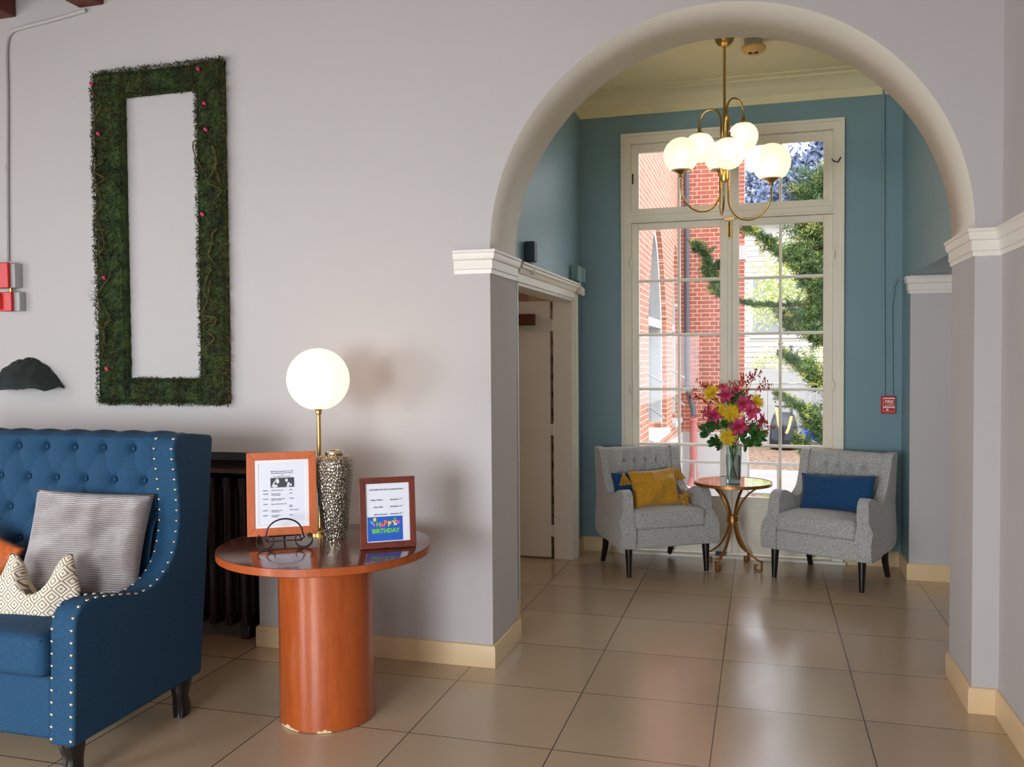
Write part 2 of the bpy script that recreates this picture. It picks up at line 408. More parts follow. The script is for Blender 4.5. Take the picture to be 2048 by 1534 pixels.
def pillow(w, h, t, n=22, pull=.10, puff=2.2, notch=0, wr=.006, seed=0, ny=None):
    """cushion in the local XZ plane, front towards -Y"""
    mb = MB()
    def f(u, v, sgn):
        a, b = u*2-1, v*2-1
        # pinched outline: corners stick out, edge middles draw in
        x = a*w/2*(1-pull*(1-b*b)*abs(a)**1.5*.9); z = b*h/2*(1-pull*(1-a*a)*abs(b)**1.5*.9)
        if notch and b > -0.6: z -= notch*math.exp(-(a/.42)**2)*((b+.6)/1.6)**1.4*h
        th = t/2*(max(0, 1-abs(a)**puff)*max(0, 1-abs(b)**puff))**.55
        nz = noise.noise(Vector((a*1.7+seed, b*1.7, sgn*3+seed)))*wr*3 + noise.noise(Vector((a*4+seed, b*4, sgn*5)))*wr
        return Vector((x, sgn*(th + nz*min(1, th/t*4)), z))
    mb.grid(lambda u, v: f(u, v, -1), n, n); mb.grid(lambda u, v: f(u, v, 1), n, n)
    return mb.weld(.0008)

# ================================================================== THE SETTING
YF, YB, YW = .82, 1.29, 3.57      # arch wall front / back face, alcove far wall
AX0, AX1, SPR = .115, 2.285, 2.085 # arch jambs and spring line
XL, XR = .02, 2.39                # alcove side walls
HC = 3.62                         # alcove ceiling
struct(MB().box((-5.2, -5.4, -.12), (5.0, 3.66, 0)).build('floor', M['floor'], smooth=False))
# arch wall with the radiator niche
mb = MB()
mb.box((-5.2, YF, 0), (-3.1, YB, 3.95)); mb.box((-3.1, YF, 1.05), (-1.21, YB, 3.95)); mb.box((-3.1, 1.22, 0), (-1.21, YB, 1.05))
mb.box((-1.21, YF, 0), (AX0, YB, 3.95)); mb.box((AX1, YF, 0), (2.6, YB, 3.95))
N = 64; cx, R = (AX0+AX1)/2, (AX1-AX0)/2
A = [(cx-R*math.cos(PI*i/N), SPR+R*math.sin(PI*i/N)) for i in range(N+1)]
vs = [[mb.bm.verts.new((x, y, z)) for y in (YF, YB) for z in (zz, 3.95)] for x, zz in A]
for a, b_ in zip(vs, vs[1:]):
    mb.bm.faces.new((a[0], b_[0], b_[1], a[1])); mb.bm.faces.new((a[2], a[3], b_[3], b_[2])); mb.bm.faces.new((a[0], a[2], b_[2], b_[0]))
mb.bm.faces.new((vs[0][0], vs[0][2], vs[0][3], vs[0][1])) if False else None
o = mb.build('wall_front', [M['wall'], M['soffit_tint']], recalc=False, smooth=False)
o.data.polygons.foreach_get
for p in o.data.polygons:
    c_ = p.center
    if abs(c_.y-(YF+YB)/2) < .01 and AX0-.01 < c_.x < AX1+.01 and c_.z > SPR-.01 and c_.z < 3.3: p.material_index = 1; p.use_smooth = True
struct(o)
# main room shell
struct(MB().box((XR, -5.4, 0), (2.6, YF, 3.95)).build('wall_right', M['wall'], smooth=False))
struct(MB().box((-5.3, -5.4, 3.95), (2.6, YB, 4.1)).build('ceiling', M['brown_ceil'], smooth=False))
mb = MB(); mb.box((-5.35, -1.2, 0), (-5.2, YF, 3.95)); mb.box((-5.35, -5.4, 0), (-5.2, -3.6, 3.95)); mb.box((-5.35, -3.6, 0), (-5.2, -1.2, .8)); mb.box((-5.35, -3.6, 3.0), (-5.2, -1.2, 3.95))
struct(mb.build('wall_left', M['rearwall'], smooth=False))
mb = MB()
for a, b_ in ((-5.35, -2.15), (-.45, .4), (2.1, 2.6)): mb.box((a, -5.55, 0), (b_, -5.4, 3.95))
for a, b_ in ((-2.15, -.45), (.4, 2.1)): mb.box((a, -5.55, 0), (b_, -5.4, .7)); mb.box((a, -5.55, 2.85), (b_, -5.4, 3.95))
struct(mb.build('wall_near', M['rearwall'], smooth=False))
# alcove
mb = MB(); DZ = 2.0
mb.box((-.12, YB, 0), (XL, 1.655, HC)); mb.box((-.12, 3.22, 0), (XL, 3.75, HC)); mb.box((-.12, 1.655, DZ), (XL, 3.22, HC))
struct(mb.build('wall_alcove_left', M['teal'], smooth=False))
mb = MB(); mb.box((XL, YW, 0), (.37, 3.78, HC)); mb.box((1.97, YW, 0), (2.6, 3.78, HC)); mb.box((.37, YW, 3.27), (1.97, 3.78, HC))
struct(mb.build('wall_back', M['teal'], smooth=False))
mb = MB(); mb.box((XR, YB, 2.1), (2.6, 3.2, HC)); mb.box((XR, 3.205, 0), (2.6, YW, HC)); mb.box((XR, YB, 0), (2.6, 1.5, 2.1))
struct(mb.build('wall_alcove_right', M['teal'], smooth=False))
mb = MB(); mb.box((XR, 3.198, 0), (2.6, 3.2045, 2.1)); mb.box((2.6, 3.198, 0), (4.6, 3.35, 2.1)); mb.box((4.5, 1.3, 0), (4.65, 3.35, 2.1)); mb.box((2.6, 1.3, 0), (4.6, 1.45, 2.1)); mb.box((2.6, 1.3, 2.1), (4.65, 3.35, 2.25))
struct(mb.build('wall_side_passage', M['wall'], smooth=False))
struct(MB().box((-.12, YB, HC), (2.6, 3.78, HC+.15)).build('ceiling_alcove', M['ceil'], smooth=False))
# room beyond the open door
mb = MB(); mb.box((-3.2, YB, 0), (-.12, YB+.02, 2.7)); mb.box((-3.2, 4.6, 0), (-.12, 4.7, 2.7)); mb.box((-3.3, YB, 0), (-3.2, 4.7, 2.7)); mb.box((-3.3, YB, 2.6), (-.12, 4.7, 2.7)); mb.box((-.14, 3.75, 0), (-.12, 4.7, 2.7))
mb.box((-3.3, 3.66, -.1), (-.12, 4.7, 0))
struct(mb.build('wall_side_room', M['sidewall'], smooth=False))
lamp('side_room_fill', 'POINT', (-1.6, 2.6, 2.3), 9, (1, .80, .62), shadow_soft_size=.12)  # dim fill added inside the side room, no fixture in view
lamp('passage_lamp', 'POINT', (3.5, 2.2, 1.9), 9, (.92, .95, 1), shadow_soft_size=.15)

# mouldings
BASE = [(0, 0), (.016, 0), (.016, .100), (.010, .112), (0, .114)]
struct(MB().sweep(BASE, [(-1.21, 1.2), (-1.21, YF), (AX0, YF), (AX0, YB), (XL, YB), (XL, 1.63)][::-1]).build('baseboard_front', M['base'], bevel=.002)) 
struct(MB().sweep(BASE, [(.40-.06, YW), (XL, YW), (XL, 3.30)]).build('baseboard_back', M['base']))
struct(MB().sweep(BASE, [(4.4, 3.198), (XR, 3.198), (XR, YW), (2.0, YW)]).build('baseboard_right', M['base']))
struct(MB().sweep(BASE, [(XR, -5.2), (XR, YF), (AX1, YF), (AX1, YB)]).build('baseboard_near', M['base'], bevel=.002))
CAP = [(0, 1.972), (.008, 1.972), (.010, 1.992), (.016, 1.996), (.016, 2.038), (.024, 2.042), (.030, 2.060), (.030, 2.072), (.036, 2.076), (.036, 2.088), (0, 2.088)]
struct(MB().sweep(CAP, [(-.07, YF), (AX0, YF), (AX0, YB)][::-1]).build('trim_1', M['trim']))
struct(MB().sweep(CAP, [(XR, -5.2), (XR, YF), (AX1, YF), (AX1, YB)]).build('trim_2', M['trim']))
struct(MB().sweep(CAP, [(4.4, 3.198), (XR, 3.198), (XR, 3.26)]).build('trim_3', M['trim']))
CROWN = [(0, 3.44), (.012, 3.44), (.014, 3.50), (.03, 3.515), (.05, 3.55), (.09, 3.585), (.11, 3.59), (.11, 3.605), (.17, 3.61), (.17, HC+.01), (0, HC+.01)]
struct(MB().sweep(CROWN, [(XR, YB), (XR, YW), (XL, YW), (XL, YB)]).build('trim_4', M['ceil']))
# door casing and crown head
mb = MB(); mb.box((XL, 3.215, 0), (XL+.018, 3.30, 2.03)); mb.box((XL+.018, 3.235, 0), (XL+.028, 3.265, 2.03)); mb.box((XL, 3.29, 0), (XL+.03, 3.305, 2.03))
mb.box((-.125, 3.195, 0), (XL+.005, 3.222, DZ)); mb.box((-.125, 1.652, 0), (XL+.004, 1.672, DZ)); mb.box((-.125, 1.672, DZ-.02), (XL+.006, 3.2, DZ+.002))
struct(mb.build('trim_5', M['trim'], bevel=.002))
HEAD = [(0, 2.0), (.020, 2.0), (.020, 2.045), (.030, 2.05), (.040, 2.075), (.052, 2.08), (.052, 2.095), (.062, 2.10), (.062, 2.112), (0, 2.112)]
struct(MB().sweep(HEAD, [(XL, 3.34), (XL, 1.60)]).build('trim_6', M['winpaint']))
# open door leaf in the side room
dr = struct(thing('door_1', None, None, (-.125, 3.20, 0)))
LY = .022
MB().box((-.87, 0, .012), (-.024, .042, 1.985)).build('door_leaf', M['trim'], dr, bevel=.002)
for z in (.22, 1.0, 1.80):
    h = MB(); h.tube([(-.004, -.006, z-.045), (-.004, -.006, z+.045)], .007, 8); h.box((-.05, -.003, z-.045), (-.006, 0, z+.045)); h.box((-.002, -.006, z-.045), (.04, -.004, z+.045)); h.build('hinge', M['trim'], dr)
MB().box((-.62, -.06, 1.80), (-.135, -.001, 1.885)).build('door_closer', mat('closer_brown', srgb(96,52,30), .4), dr, bevel=.006)
tag(MB().box((-1.25, 4.50, 2.16), (-.90, 4.6, 2.34)).build('light_box', M['ink_org'] if False else mat('peach_box', srgb(235,190,150), .6), bevel=.01), 'small peach coloured box high up inside the room behind the open door', 'wall box')
# door sensors and wire brackets above the head
t = thing('door_sensor', 'dark blue-grey sensor box standing above near end of door head moulding', 'sensor', (XL+.03, 1.87, 2.2))
MB().box((-.028, -.045, -.065), (.035, .03, .06)).build('sensor_body', M['darkbox'], t, bevel=.008)
MB().box((-.03, .03, -.05), (.02, .09, .05)).build('sensor_bracket', M['tealbox'], t, bevel=.004)
MB().tube([(.005, 0, -.065), (.012, .0, -.10), (.02, .0, -.14)], .013, 8).build('sensor_stem', M['trim'], t)
t = thing('door_sensor', 'teal painted sensor box above far end of door head moulding', 'sensor', (XL+.03, 3.30, 2.19))
MB().box((-.028, -.16, -.06), (.035, .08, .055)).build('sensor_body', M['tealbox'], t, bevel=.008)
MB().box((.0, .082, -.055), (.04, .10, .05)).build('sensor_bracket', mat('pale_teal', srgb(160,190,184), .5), t, bevel=.003)
MB().box((.036, -.05, -.095), (.042, -.01, -.06)).build('sticker', M['bdayblue'], t)
b_ = MB(); b_.ball((.03, -.03, -.13), .03, 12, (1,1.2,1)); b_.tube([(.02, -.03, -.06), (.03, -.03, -.13), (.03, .05, -.15)], .016, 8); b_.build('sensor_stem', M['trim'], t)
# ------------------------------------------------------------------ beams
for x0, x1, lb in ((-2.30, -2.136, 'dark red-brown ceiling beam meeting wall beside the moss frame'), (-2.93, -2.744, 'dark red-brown ceiling beam at the top left corner')):
    bo = MB(); bo.box((x0, -5.3, 3.545), (x1, YF-.001, 3.95)); o = bo.build('ceiling_beam', M['wood_dark'], bevel=.008); struct(o); o['label'] = lb
for x in (-1.35, -.45, .45, 1.35, -3.7): struct(MB().box((x, -5.3, 3.70), (x+.18, YF-.5, 3.95)).build('ceiling_beam', M['wood_dark'])) if False else None

# ------------------------------------------------------------------ window
win = struct(thing('window_1', None, None, (0, 0, 0)))
W0, W1 = .350, 1.990
PW = M['winpaint']
mb = MB()
for x0, x1, z0, z1 in ((W0, W0+.075, 0, 3.29), (W1-.075, W1, 0, 3.29), (W0+.075, W1-.075, 3.215, 3.29), (W0+.075, W1-.075, 2.60, 2.685)):
    mb.box((x0, YW-.022, z0), (x1, YW+.13, z1))
for x0, x1, z0, z1 in ((W0-.002, W0+.020, 0, 3.292), (W1-.020, W1+.002, 0, 3.292), (W0+.020, W1-.020, 3.27, 3.292), (W0+.08, W1-.08, 2.615, 2.635), (W0+.08, W1-.08, 2.655, 2.668)):
    mb.box((x0, YW-.034, z0), (x1, YW-.021, z1))
mb.build('window_frame', PW, win, smooth=False)
MB().box((W0-.02, YW-.05, 0), (W1+.02, YW+.16, .022)).build('threshold', M['trim'], win, bevel=.003)
def sash(name, x0, x1, z0, z1, gx0, gx1, gz, vx, panel=None, th=.042):
    """one glazed leaf: gz = list of (z0,z1) of the panes, vx = muntin centre"""
    Y0 = YW+.012; m_ = MB()
    m_.box((x0, Y0, z0), (gx0, Y0+th, z1)); m_.box((gx1, Y0, z0), (x1, Y0+th, z1))
    m_.box((gx0, Y0, gz[-1][1]), (gx1, Y0+th, z1)); m_.box((gx0, Y0, z0), (gx1, Y0+th, gz[0][0]))
    s_ = m_.build(name, PW, win, bevel=.003)
    k = MB()
    for (a, b1), (c1, d1) in zip(gz, gz[1:]):
        zc = (b1+c1)/2; k.prism([(Y0+.002, zc-.006), (Y0+.01, zc-.011), (Y0+th-.006, zc-.011), (Y0+th-.006, zc+.011), (Y0+.01, zc+.011), (Y0+.002, zc+.006)], 'x', gx0, gx1)
    zb, zt = gz[0][0], gz[-1][1]
    k.prism([(vx-.006, Y0+.001), (vx+.006, Y0+.001), (vx+.011, Y0+.01), (vx+.011, Y0+th-.005), (vx-.011, Y0+th-.005), (vx-.011, Y0+.01)], 'z', zb, zt)
    k.build('muntins', PW, s_, smooth=False)
    p_ = MB()
    for a, b1 in gz:
        p_.box((gx0-.004, Y0+.024, a-.004), (vx-.004, Y0+.027, b1+.004)); p_.box((vx+.004, Y0+.024, a-.004), (gx1+.004, Y0+.027, b1+.004))
    p_.build('pane', M['glass'], s_, smooth=False)
    if panel:
        f = MB(); f.box((gx0-.03, Y0-.006, panel[0]), (gx1+.03, Y0+.004, panel[1])); f.build('panel', PW, s_, bevel=.004)
    return s_
rows = [(.472, .858), (.874, 1.291), (1.307, 1.715), (1.733, 2.138), (2.156, 2.548)]
sash('sash', .425, 1.168, .03, 2.598, .482, 1.103, rows, .792, (.215, .40))
sash('sash', 1.178, 1.915, .03, 2.598, 1.243, 1.852, rows, 1.546, (.215, .40))
sash('transom_sash', .425, 1.168, 2.688, 3.213, .482, 1.103, [(2.712, 3.148)], .792)
sash('transom_sash', 1.178, 1.915, 2.688, 3.213, 1.243, 1.852, [(2.712, 3.148)], 1.546)
MB().box((1.155, YW-.004, .03), (1.192, YW+.02, 2.598)).build('meeting_stile', PW, win, bevel=.006)
lt = MB(); lt.box((1.157, YW-.012, 2.45), (1.187, YW-.003, 2.56)); lt.tube([(1.172, YW-.018, 2.575), (1.172, YW-.02, 2.50), (1.172, YW-.022, 2.455)], [.008, .006, .009], 8)
lt.box((1.135, YW-.03, 2.585), (1.21, YW-.004, 2.60)); lt.build('latch', M['brass'], win)
for x, z in ((W0+.07, 2.28), (W0+.07, 1.30), (W1-.07, 2.30), (W1-.07, 1.33)):
    MB().ball((x, YW-.026, z), .014, 10, (1,.8,3)).build('hinge', PW, win)
hk = MB(); hk.tube([(1.905, YW-.03, 2.99), (1.92, YW-.055, 2.97), (1.945, YW-.05, 2.965), (1.965, YW-.045, 3.0)], .005, 6); hk.build('hook', M['iron'], win)
hk = MB(); hk.box((.435, YW-.03, 2.90), (.445, YW-.02, 2.98)); hk.build('hook', M['iron'], win)
bl = MB(); bl.box((1.07, YW-.036, .022), (1.15, YW-.0345+.01, .05)); bl.build('floor_bolt', M['iron'], win)

# ================================================================== OUTSIDE
# dark pull-down of exterior wall above so that the house outside has thickness
tag(MB().box((-6, 3.8, -1.2), (14, 42, -1.1)).build('ground', M['mulch'], smooth=False), kind='structure')
tag(MB().box((1.1, 14.0, -1.1), (9, 17.6, -1.07)).build('path', M['concrete'], smooth=False), kind='structure')
tag(MB().box((.1, 3.79, -.10), (2.4, 4.75, -.03)).build('landing', M['outwhite'], smooth=False), kind='structure')
# brick wing
bw = thing('brick_building', 'red brick building wing with pointed arched white windows seen through window', 'building', (0, 0, 0))
X0 = 0.0
AR = [(8.1, 10.3), (11.25, 12.45)]
def pointed(y0, y1, zs, rise, n=10):
    w = y1-y0; out = []
    for i in range(n+1):
        t = i/n; out.append((y0+w/2*t, zs+rise*(1-(1-t)**2.3)))
    return out+[(y0+w-(a-y0), z) for a, z in out[-2::-1]]
mb = MB(); zT = 9.0; zB = .2
def wallstrip(y0, y1, z0, z1): mb.box((X0-.5, y0, z0), (X0, y1, z1))
wallstrip(3.9, AR[0][0], zB, zT); wallstrip(AR[0][1], AR[1][0], zB, zT); wallstrip(AR[1][1], 12.7, zB, zT)
for (a, b1) in AR:
    wallstrip(a, b1, zB, .45)
    arc = pointed(a, b1, 2.1, 1.35)
    V = [[mb.bm.verts.new((x, y, z)) for x in (X0-.5, X0) for z in (zz, zT)] for y, zz in arc]
    for p, q in zip(V, V[1:]):
        mb.bm.faces.new((p[2], q[2], q[3], p[3])); mb.bm.faces.new((p[0], p[2], q[2], q[0]))
mb.build('side_wall', M['brick_side'], bw, smooth=False)
for (a, b1) in AR:
    arc = pointed(a+.02, b1-.02, 2.1, 1.33); f = MB()
    xf = X0-.12
    # frame: outline band
    out_ = [(a+.02, .45)]+arc+[(b1-.02, .45)]
    cyy = (a+b1)/2
    inn = [(cyy+(y-cyy)*.87, .55 if z < .5 else z*.955+.02) for y, z in out_]
    A_ = [[f.bm.verts.new((x, y, z)) for x in (xf-.14, xf+.055)] for y, z in out_]; B_ = [[f.bm.verts.new((x, y, z)) for x in (xf-.14, xf+.055)] for y, z in inn]
    for i in range(len(A_)-1):
        f.bm.faces.new((A_[i][1], A_[i+1][1], B_[i+1][1], B_[i][1])); f.bm.faces.new((B_[i][1], B_[i+1][1], B_[i+1][0], B_[i][0]))
    f.box((xf-.12, a+.05, 1.98), (xf+.05, b1-.05, 2.10)); f.box((xf-.12, cyy-.03, .5), (xf-.02, cyy+.03, 3.3))
    f.box((X0-.25, a-.02, .38), (X0+.06, b1+.02, .46))
    fo = f.build('arched_window', M['outwhite'], bw, smooth=False)
    g = MB(); q = [g.bm.verts.new((xf-.10, y, z)) for y, z in inn]; g.bm.faces.new(q); g.build('window_glass', M['darkglass'], fo, smooth=False)
    for z in (.85, 1.3):
        MB().tube([(xf+.04, a+.75, z), (xf+.3, a+.15, z-.1)], .014, 6).build('stay', M['outwhite'], fo)
MB().box((X0-.5, 12.7, zB), (1.12, 13.2, zT)).build('end_wall', M['brick_face'], bw, smooth=False)
mb = MB(); mb.box((X0-.5, 3.9, -1.1), (X0+.06, 12.64, zB)); mb.box((X0-.5, 12.6, -1.1), (1.18, 13.2, zB)); mb.box((.98, 12.68, 3.25), (1.14, 13.2, 3.5)); mb.build('stucco_base', M['outwhite'], bw, smooth=False)
ds = tag(MB().tube([(.13, 12.55, 8.5), (.13, 12.55, 1.0), (.24, 12.5, .62), (.25, 12.48, .50)], .048, 10).build('downspout', M['greypipe']), 'grey metal downspout in the corner of the brick building', 'pipe')
dp = MB(); dp.tube([(.25, 12.45, .47), (.25, 12.45, -.60)], .062, 12); dp.tube([(.25, 12.45, .40), (.25, 12.45, .47)], .075, 12); dp.tube([(.25, 12.45, -.50), (.25, 12.45, -.62), (.18, 12.3, -.82)], [.078, .078, .06], 12)
tag(dp.build('drain_pipe', M['pinkpipe']), 'pink painted drain pipe below the grey downspout', 'pipe')
# outdoor stair wall and railing
mb = MB(); mb.prism([(4.9, -1.1), (9.5, -1.1), (9.5, -.35), (5.6, .35), (4.9, .35)], 'x', .30, .46)
tag(mb.build('stair_wall', M['outwhite'], smooth=False), 'white sloping outdoor stair wall below the pink pipe', 'wall')
rl = thing('railing', 'thin white iron railing just outside the glass doors', 'railing', (0, 4.68, 0))
for x in (.40, .83, 1.30, 1.55, 1.80, 2.2): MB().tube([(x, 0, -.04), (x, 0, .60)], .010, 8).build('baluster', M['outwhite'], rl)
MB().box((.05, -.012, .592), (2.35, .012, .615)).build('top_rail', M['outwhite'], rl)
# fence
fn = thing('board_fence', 'white board fence along the far side of the garden', 'fence', (0, 24, 0))
mb = MB()
for i in range(66):
    x = -2+i*.20; mb.box((x, 0, -1.1), (x+.188, .03, .72+random.uniform(-.01,.01)))
mb.build('boards', M['fence'], fn, smooth=False)
mb = MB(); mb.box((-2, -.04, .74), (11.2, .10, .80)); mb.box((-2, 0, 1.10), (11.2, .06, 1.16)); mb.box((-2, -.02, .80), (11.2, .0, 1.10)); mb.box((-2, -.05, -.55), (11.2, 0, -.45)); mb.build('rails', M['fence'], fn, smooth=False)
# clapboard house
hs = thing('clapboard_house', 'white clapboard house standing behind the fence', 'house', (0, 31, 0))
mb = MB()
for i in range(38):
    z = -1.1+i*.2; mb.prism([(0, z), (-.05, z), (-.015, z+.2), (0, z+.2)], 'x', -4, 5.6)
mb.box((-4, 0, -1.1), (5.6, 5, 6.5)); mb.build('siding_wall', M['siding'], hs, smooth=False)
f = MB(); f.box((.95, -.12, 2.2), (3.3, -.03, 4.6)); fo = f.build('reflection_panel', M['outwhite'], hs, bevel=.02)  # panelled window added on the house for a reflection in the panes
MB().box((1.1, -.14, 3.5), (3.15, -.118, 4.45)).build('window_glass', M['darkglass'], fo, smooth=False)
MB().box((1.1, -.14, 2.35), (2.05, -.118, 3.3)).build('window_glass', M['darkglass'], fo, smooth=False)
MB().box((2.15, -.14, 2.35), (3.15, -.118, 3.3)).build('window_glass', M['darkglass'], fo, smooth=False)
r_ = MB(); r_.prism([(-.4, 6.45), (2.5, 7.3), (5.4, 6.45)], 'x', -4.4, 6); r_.build('roof', M['greypipe'], hs, smooth=False)

def sprays(mb, pts, n, rad, length, w, droop=0, rnd=random, flat=.6):
    """n small pointed needles/leaves scattered round the points"""
    for _ in range(n):
        p = Vector(rnd.choice(pts)); q = p+Vector((rnd.gauss(0, rad), rnd.gauss(0, rad), rnd.gauss(0, rad*flat)))
        d = Vector((rnd.gauss(0, 1), rnd.gauss(0, 1), rnd.gauss(.3, .8)-droop)).normalized()*length*rnd.uniform(.6, 1.3)
        s_ = d.cross(Vector((rnd.gauss(0,1), rnd.gauss(0,1), rnd.gauss(0,1)))).normalized()*w
        a = mb.bm.verts.new(q-s_*.4); b = mb.bm.verts.new(q+d*.45+s_); c = mb.bm.verts.new(q+d); e = mb.bm.verts.new(q+d*.45-s_)
        mb.bm.faces.new((a, b, c, e))
def line(a, b, n=14): return [Vector(a).lerp(Vector(b), i/n) for i in range(n+1)]
# juniper near the window at the right
rnd = random.Random(3)
jt = thing('juniper_tree', 'dark green juniper with drooping sprays close outside right panes', 'tree', (2.25, 8, -1.1))
MB().tube([(0, 0, 0), (.03, .05, 1.5), (-.05, 0, 3.2), (.05, 0, 5.5)], [.10, .09, .07, .04], 10).build('trunk', M['bark'], jt)
br_ = [((0,0,3.9),(-.40,-.1,3.72),(-.72,-.1,4.0),(-1.06,-.1,4.28),.07),((0,0,3.85),(-.2,.1,4.1),(-.3,.1,4.35),(-.25,.1,4.62),.16),((.1,0,4.2),(-.1,0,4.45),(-.15,0,4.6),(0,0,4.8),.17),
       ((0,0,3.75),(-.2,0,3.7),(-.38,0,3.85),(-.45,0,3.95),.10),((0,0,3.3),(-.15,0,3.2),(-.35,0,3.1),(-.56,0,3.12),.10),((0,0,3.6),(-.1,0,3.5),(-.25,0,3.5),(-.3,0,3.6),.07),
       ((0,0,2.8),(-.2,0,2.85),(-.3,0,3.0),(-.5,0,3.0),.09),((0,0,2.2),(-.2,0,2.35),(-.35,0,2.5),(-.60,0,2.68),.06),((0,0,2.3),(-.15,0,2.3),(-.25,0,2.45),(-.3,0,2.5),.09),
       ((0,0,1.6),(-.2,0,1.85),(-.38,0,2.0),(-.66,0,2.18),.05),((0,0,1.5),(-.15,0,1.7),(-.2,0,1.85),(-.3,0,1.95),.08),((0,0,1.35),(-.2,0,1.35),(-.32,0,1.5),(-.42,0,1.62),.055),((0,0,3.0),(-.1,0,3.1),(-.2,0,3.3),(-.15,0,3.5),.07)]
tw = MB(); fo = MB(); fl_ = MB()
def bough(P_, r, dens=1.0, pale=.25):
    tw.tube(P_, [.022*(1-i/len(P_)*.7) for i in range(len(P_))], 6)
    for i, q in enumerate(P_):
        if i < 3: continue
        sprays(fo, [q], int(120*r/.08*dens), r*.35, .06, .005, -.3, rnd, .8)
        for k in range(4):
            d = Vector((rnd.gauss(-.3, 1), rnd.gauss(0, .7), rnd.gauss(.35, .8))).normalized()*r*rnd.uniform(.8, 2.6)
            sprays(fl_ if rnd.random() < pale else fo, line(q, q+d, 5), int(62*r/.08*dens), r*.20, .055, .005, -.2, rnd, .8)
for a, b, c, d, r in br_: bough([Vector(q) for q in catmull([a, b, c, d], 8)], r)
# long bough reaching left in front of the brick wing
P_ = [Vector(q) for q in catmull([(-.1,0,3.30), (-.62,0,3.27), (-.98,0,3.30), (-1.34,0,3.42), (-1.43,0,3.62), (-1.50,0,3.88), (-1.64,0,4.06)], 5)]
bough(P_[:14], .028, 1.2, .1); bough(P_[10:], .055, 1.1, .1)
for x, z, r in ((-1.36, 3.55, .09), (-1.48, 3.72, .08), (-1.34, 3.80, .045), (-1.62, 4.02, .05), (-1.30, 3.48, .06)): sprays(fo, [(x, 0, z)], int(1500*r/.1), r*.55, .055, .005, 0, rnd, .9)
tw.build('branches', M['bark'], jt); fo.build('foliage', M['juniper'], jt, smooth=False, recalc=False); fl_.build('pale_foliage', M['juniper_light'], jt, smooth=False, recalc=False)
# bright bush and far trees
def bushy(name, label, cat, loc, blobs, n, leafl, m_, trunk=None):
    t = thing(name, label, cat, loc); f = MB()
    for x, y, z, r in blobs: sprays(f, [(x, y, z)], int(n*r), r*.5, leafl, leafl*.28, 0, rnd, 1)
    f.build('foliage', m_, t, smooth=False, recalc=False)
    if trunk: MB().tube([(0, 0, 0), (0, 0, trunk)], .035 if trunk < 6 else .2, 8).build('trunk', M['bark'], t)
    return t
bushy('flowering_bush', 'pale yellow-green sunlit bush beyond the end of the brick wing', 'bush', (1.9, 21, -1.1), [(.0,0,4.4,.8),(.7,0,4.6,.9),(-.4,0,4.0,.6),(.3,0,5.1,.7),(1.2,0,4.2,.8),(1.9,0,4.5,.7),(1.6,0,3.4,.5)], 900, .11, M['bush'], 3.6)
bushy('flowering_bush', 'pale low bush growing over the fence in front of the house', 'bush', (1.6, 26.5, -1.1), [(0,0,2.6,.4),(.5,0,2.4,.4),(1.2,0,2.5,.45),(-.3,0,2.3,.3),(1.7,0,2.9,.4)], 500, .09, M['bush'], 2.2)
bushy('tall_tree', 'tall haze-tinted tree against the sky in the upper right panes', 'tree', (4.2, 50, -1.1), [(0,0,12.5,1.5),(1.0,0,13.4,1.3),(-1.3,0,11.6,1.3),(1.4,0,11.4,1.6),(2.4,0,13.4,1.2),(-.9,0,13.2,.8),(3.2,0,12,1.4),(0,0,10.6,1.6),(2.2,0,10.2,1.6),(-2.2,0,10.8,1.2),(4,0,11,1.6),(.6,0,14.3,.6)], 1300, .36, M['hazetree'], 11)
bushy('tall_tree', 'loose pale tree against the sky left of the tall haze-tinted tree', 'tree', (.2, 58, -1.1), [(0,0,12.6,1.2),(1.3,0,13.4,1.0),(-1.0,0,13.6,1.0),(.5,0,14.3,.8),(1.6,0,11.6,1.2),(-.4,0,11.4,1.0)], 620, .34, M['hazetree'], 11)
# low plants by the steps
for x, y, h, lb in ((1.50, 6.6, .72, 'small leafy green plant outside between table and right chair'), (1.12, 5.5, .38, 'low green plant outside just below the glass vase'), (1.85, 7.2, .5, 'low green plant outside behind the right armchair')):
    t = thing('leafy_plant', lb, 'plant', (x, y, -1.1)); f = MB()
    sprays(f, line((0,0,.3), (0,0,h+.25), 6), 260, .14, .10, .028, 0, rnd, .6); f.build('foliage', M['bush'] if x > 1.8 else leafmat('fresh_leaf', srgb(110,160,60), srgb(190,214,110), 6), t, smooth=False, recalc=False)
    MB().tube([(0,0,0), (.01,0,h+.2)], .012, 6).build('stem', M['stem'], t)
# composter with straps, blue balls
t = thing('garden_bin', 'grey tapered plastic bin with dark top frame standing by the fence', 'bin', (2.02, 22.6, -1.1))
MB().lathe([(.34, 0), (.40, .06), (.40, .35), (.36, .75), (.28, .98), (.18, 1.05)], 28).build('bin_body', M['smokeglass'], t)
MB().lathe([(.33, .02), (.38, .08), (.37, .4), (.30, .66)], 24).build('contents', M['darkplastic'], t)
MB().tube([(-.22, -.15, .9), (-.22, -.15, 1.22), (.22, -.15, 1.22), (.2, -.15, .85)], .035, 8).build('top_frame', M['darkplastic'], t)
MB().tube([(.2, -.3, .95), (.12, -.42, .62), (.06, -.42, .48)], .04, 8).build('strap', M['tan'], t)
MB().tube([(-.22, -.3, 1.2), (-.14, -.42, .75), (-.1, -.42, .6)], .04, 8).build('strap', M['tan'], t)
for x, lb in ((2.62, 'blue ball by the fence nearer the grey bin'), (3.0, 'blue ball by the fence farther from the grey bin')):
    tag(MB().ball((x, 22.9, -.75), .19, 20).build('garden_ball', M['blueball'], smooth='all'), lb, 'ball')
    bpy.data.objects[-1] if False else None
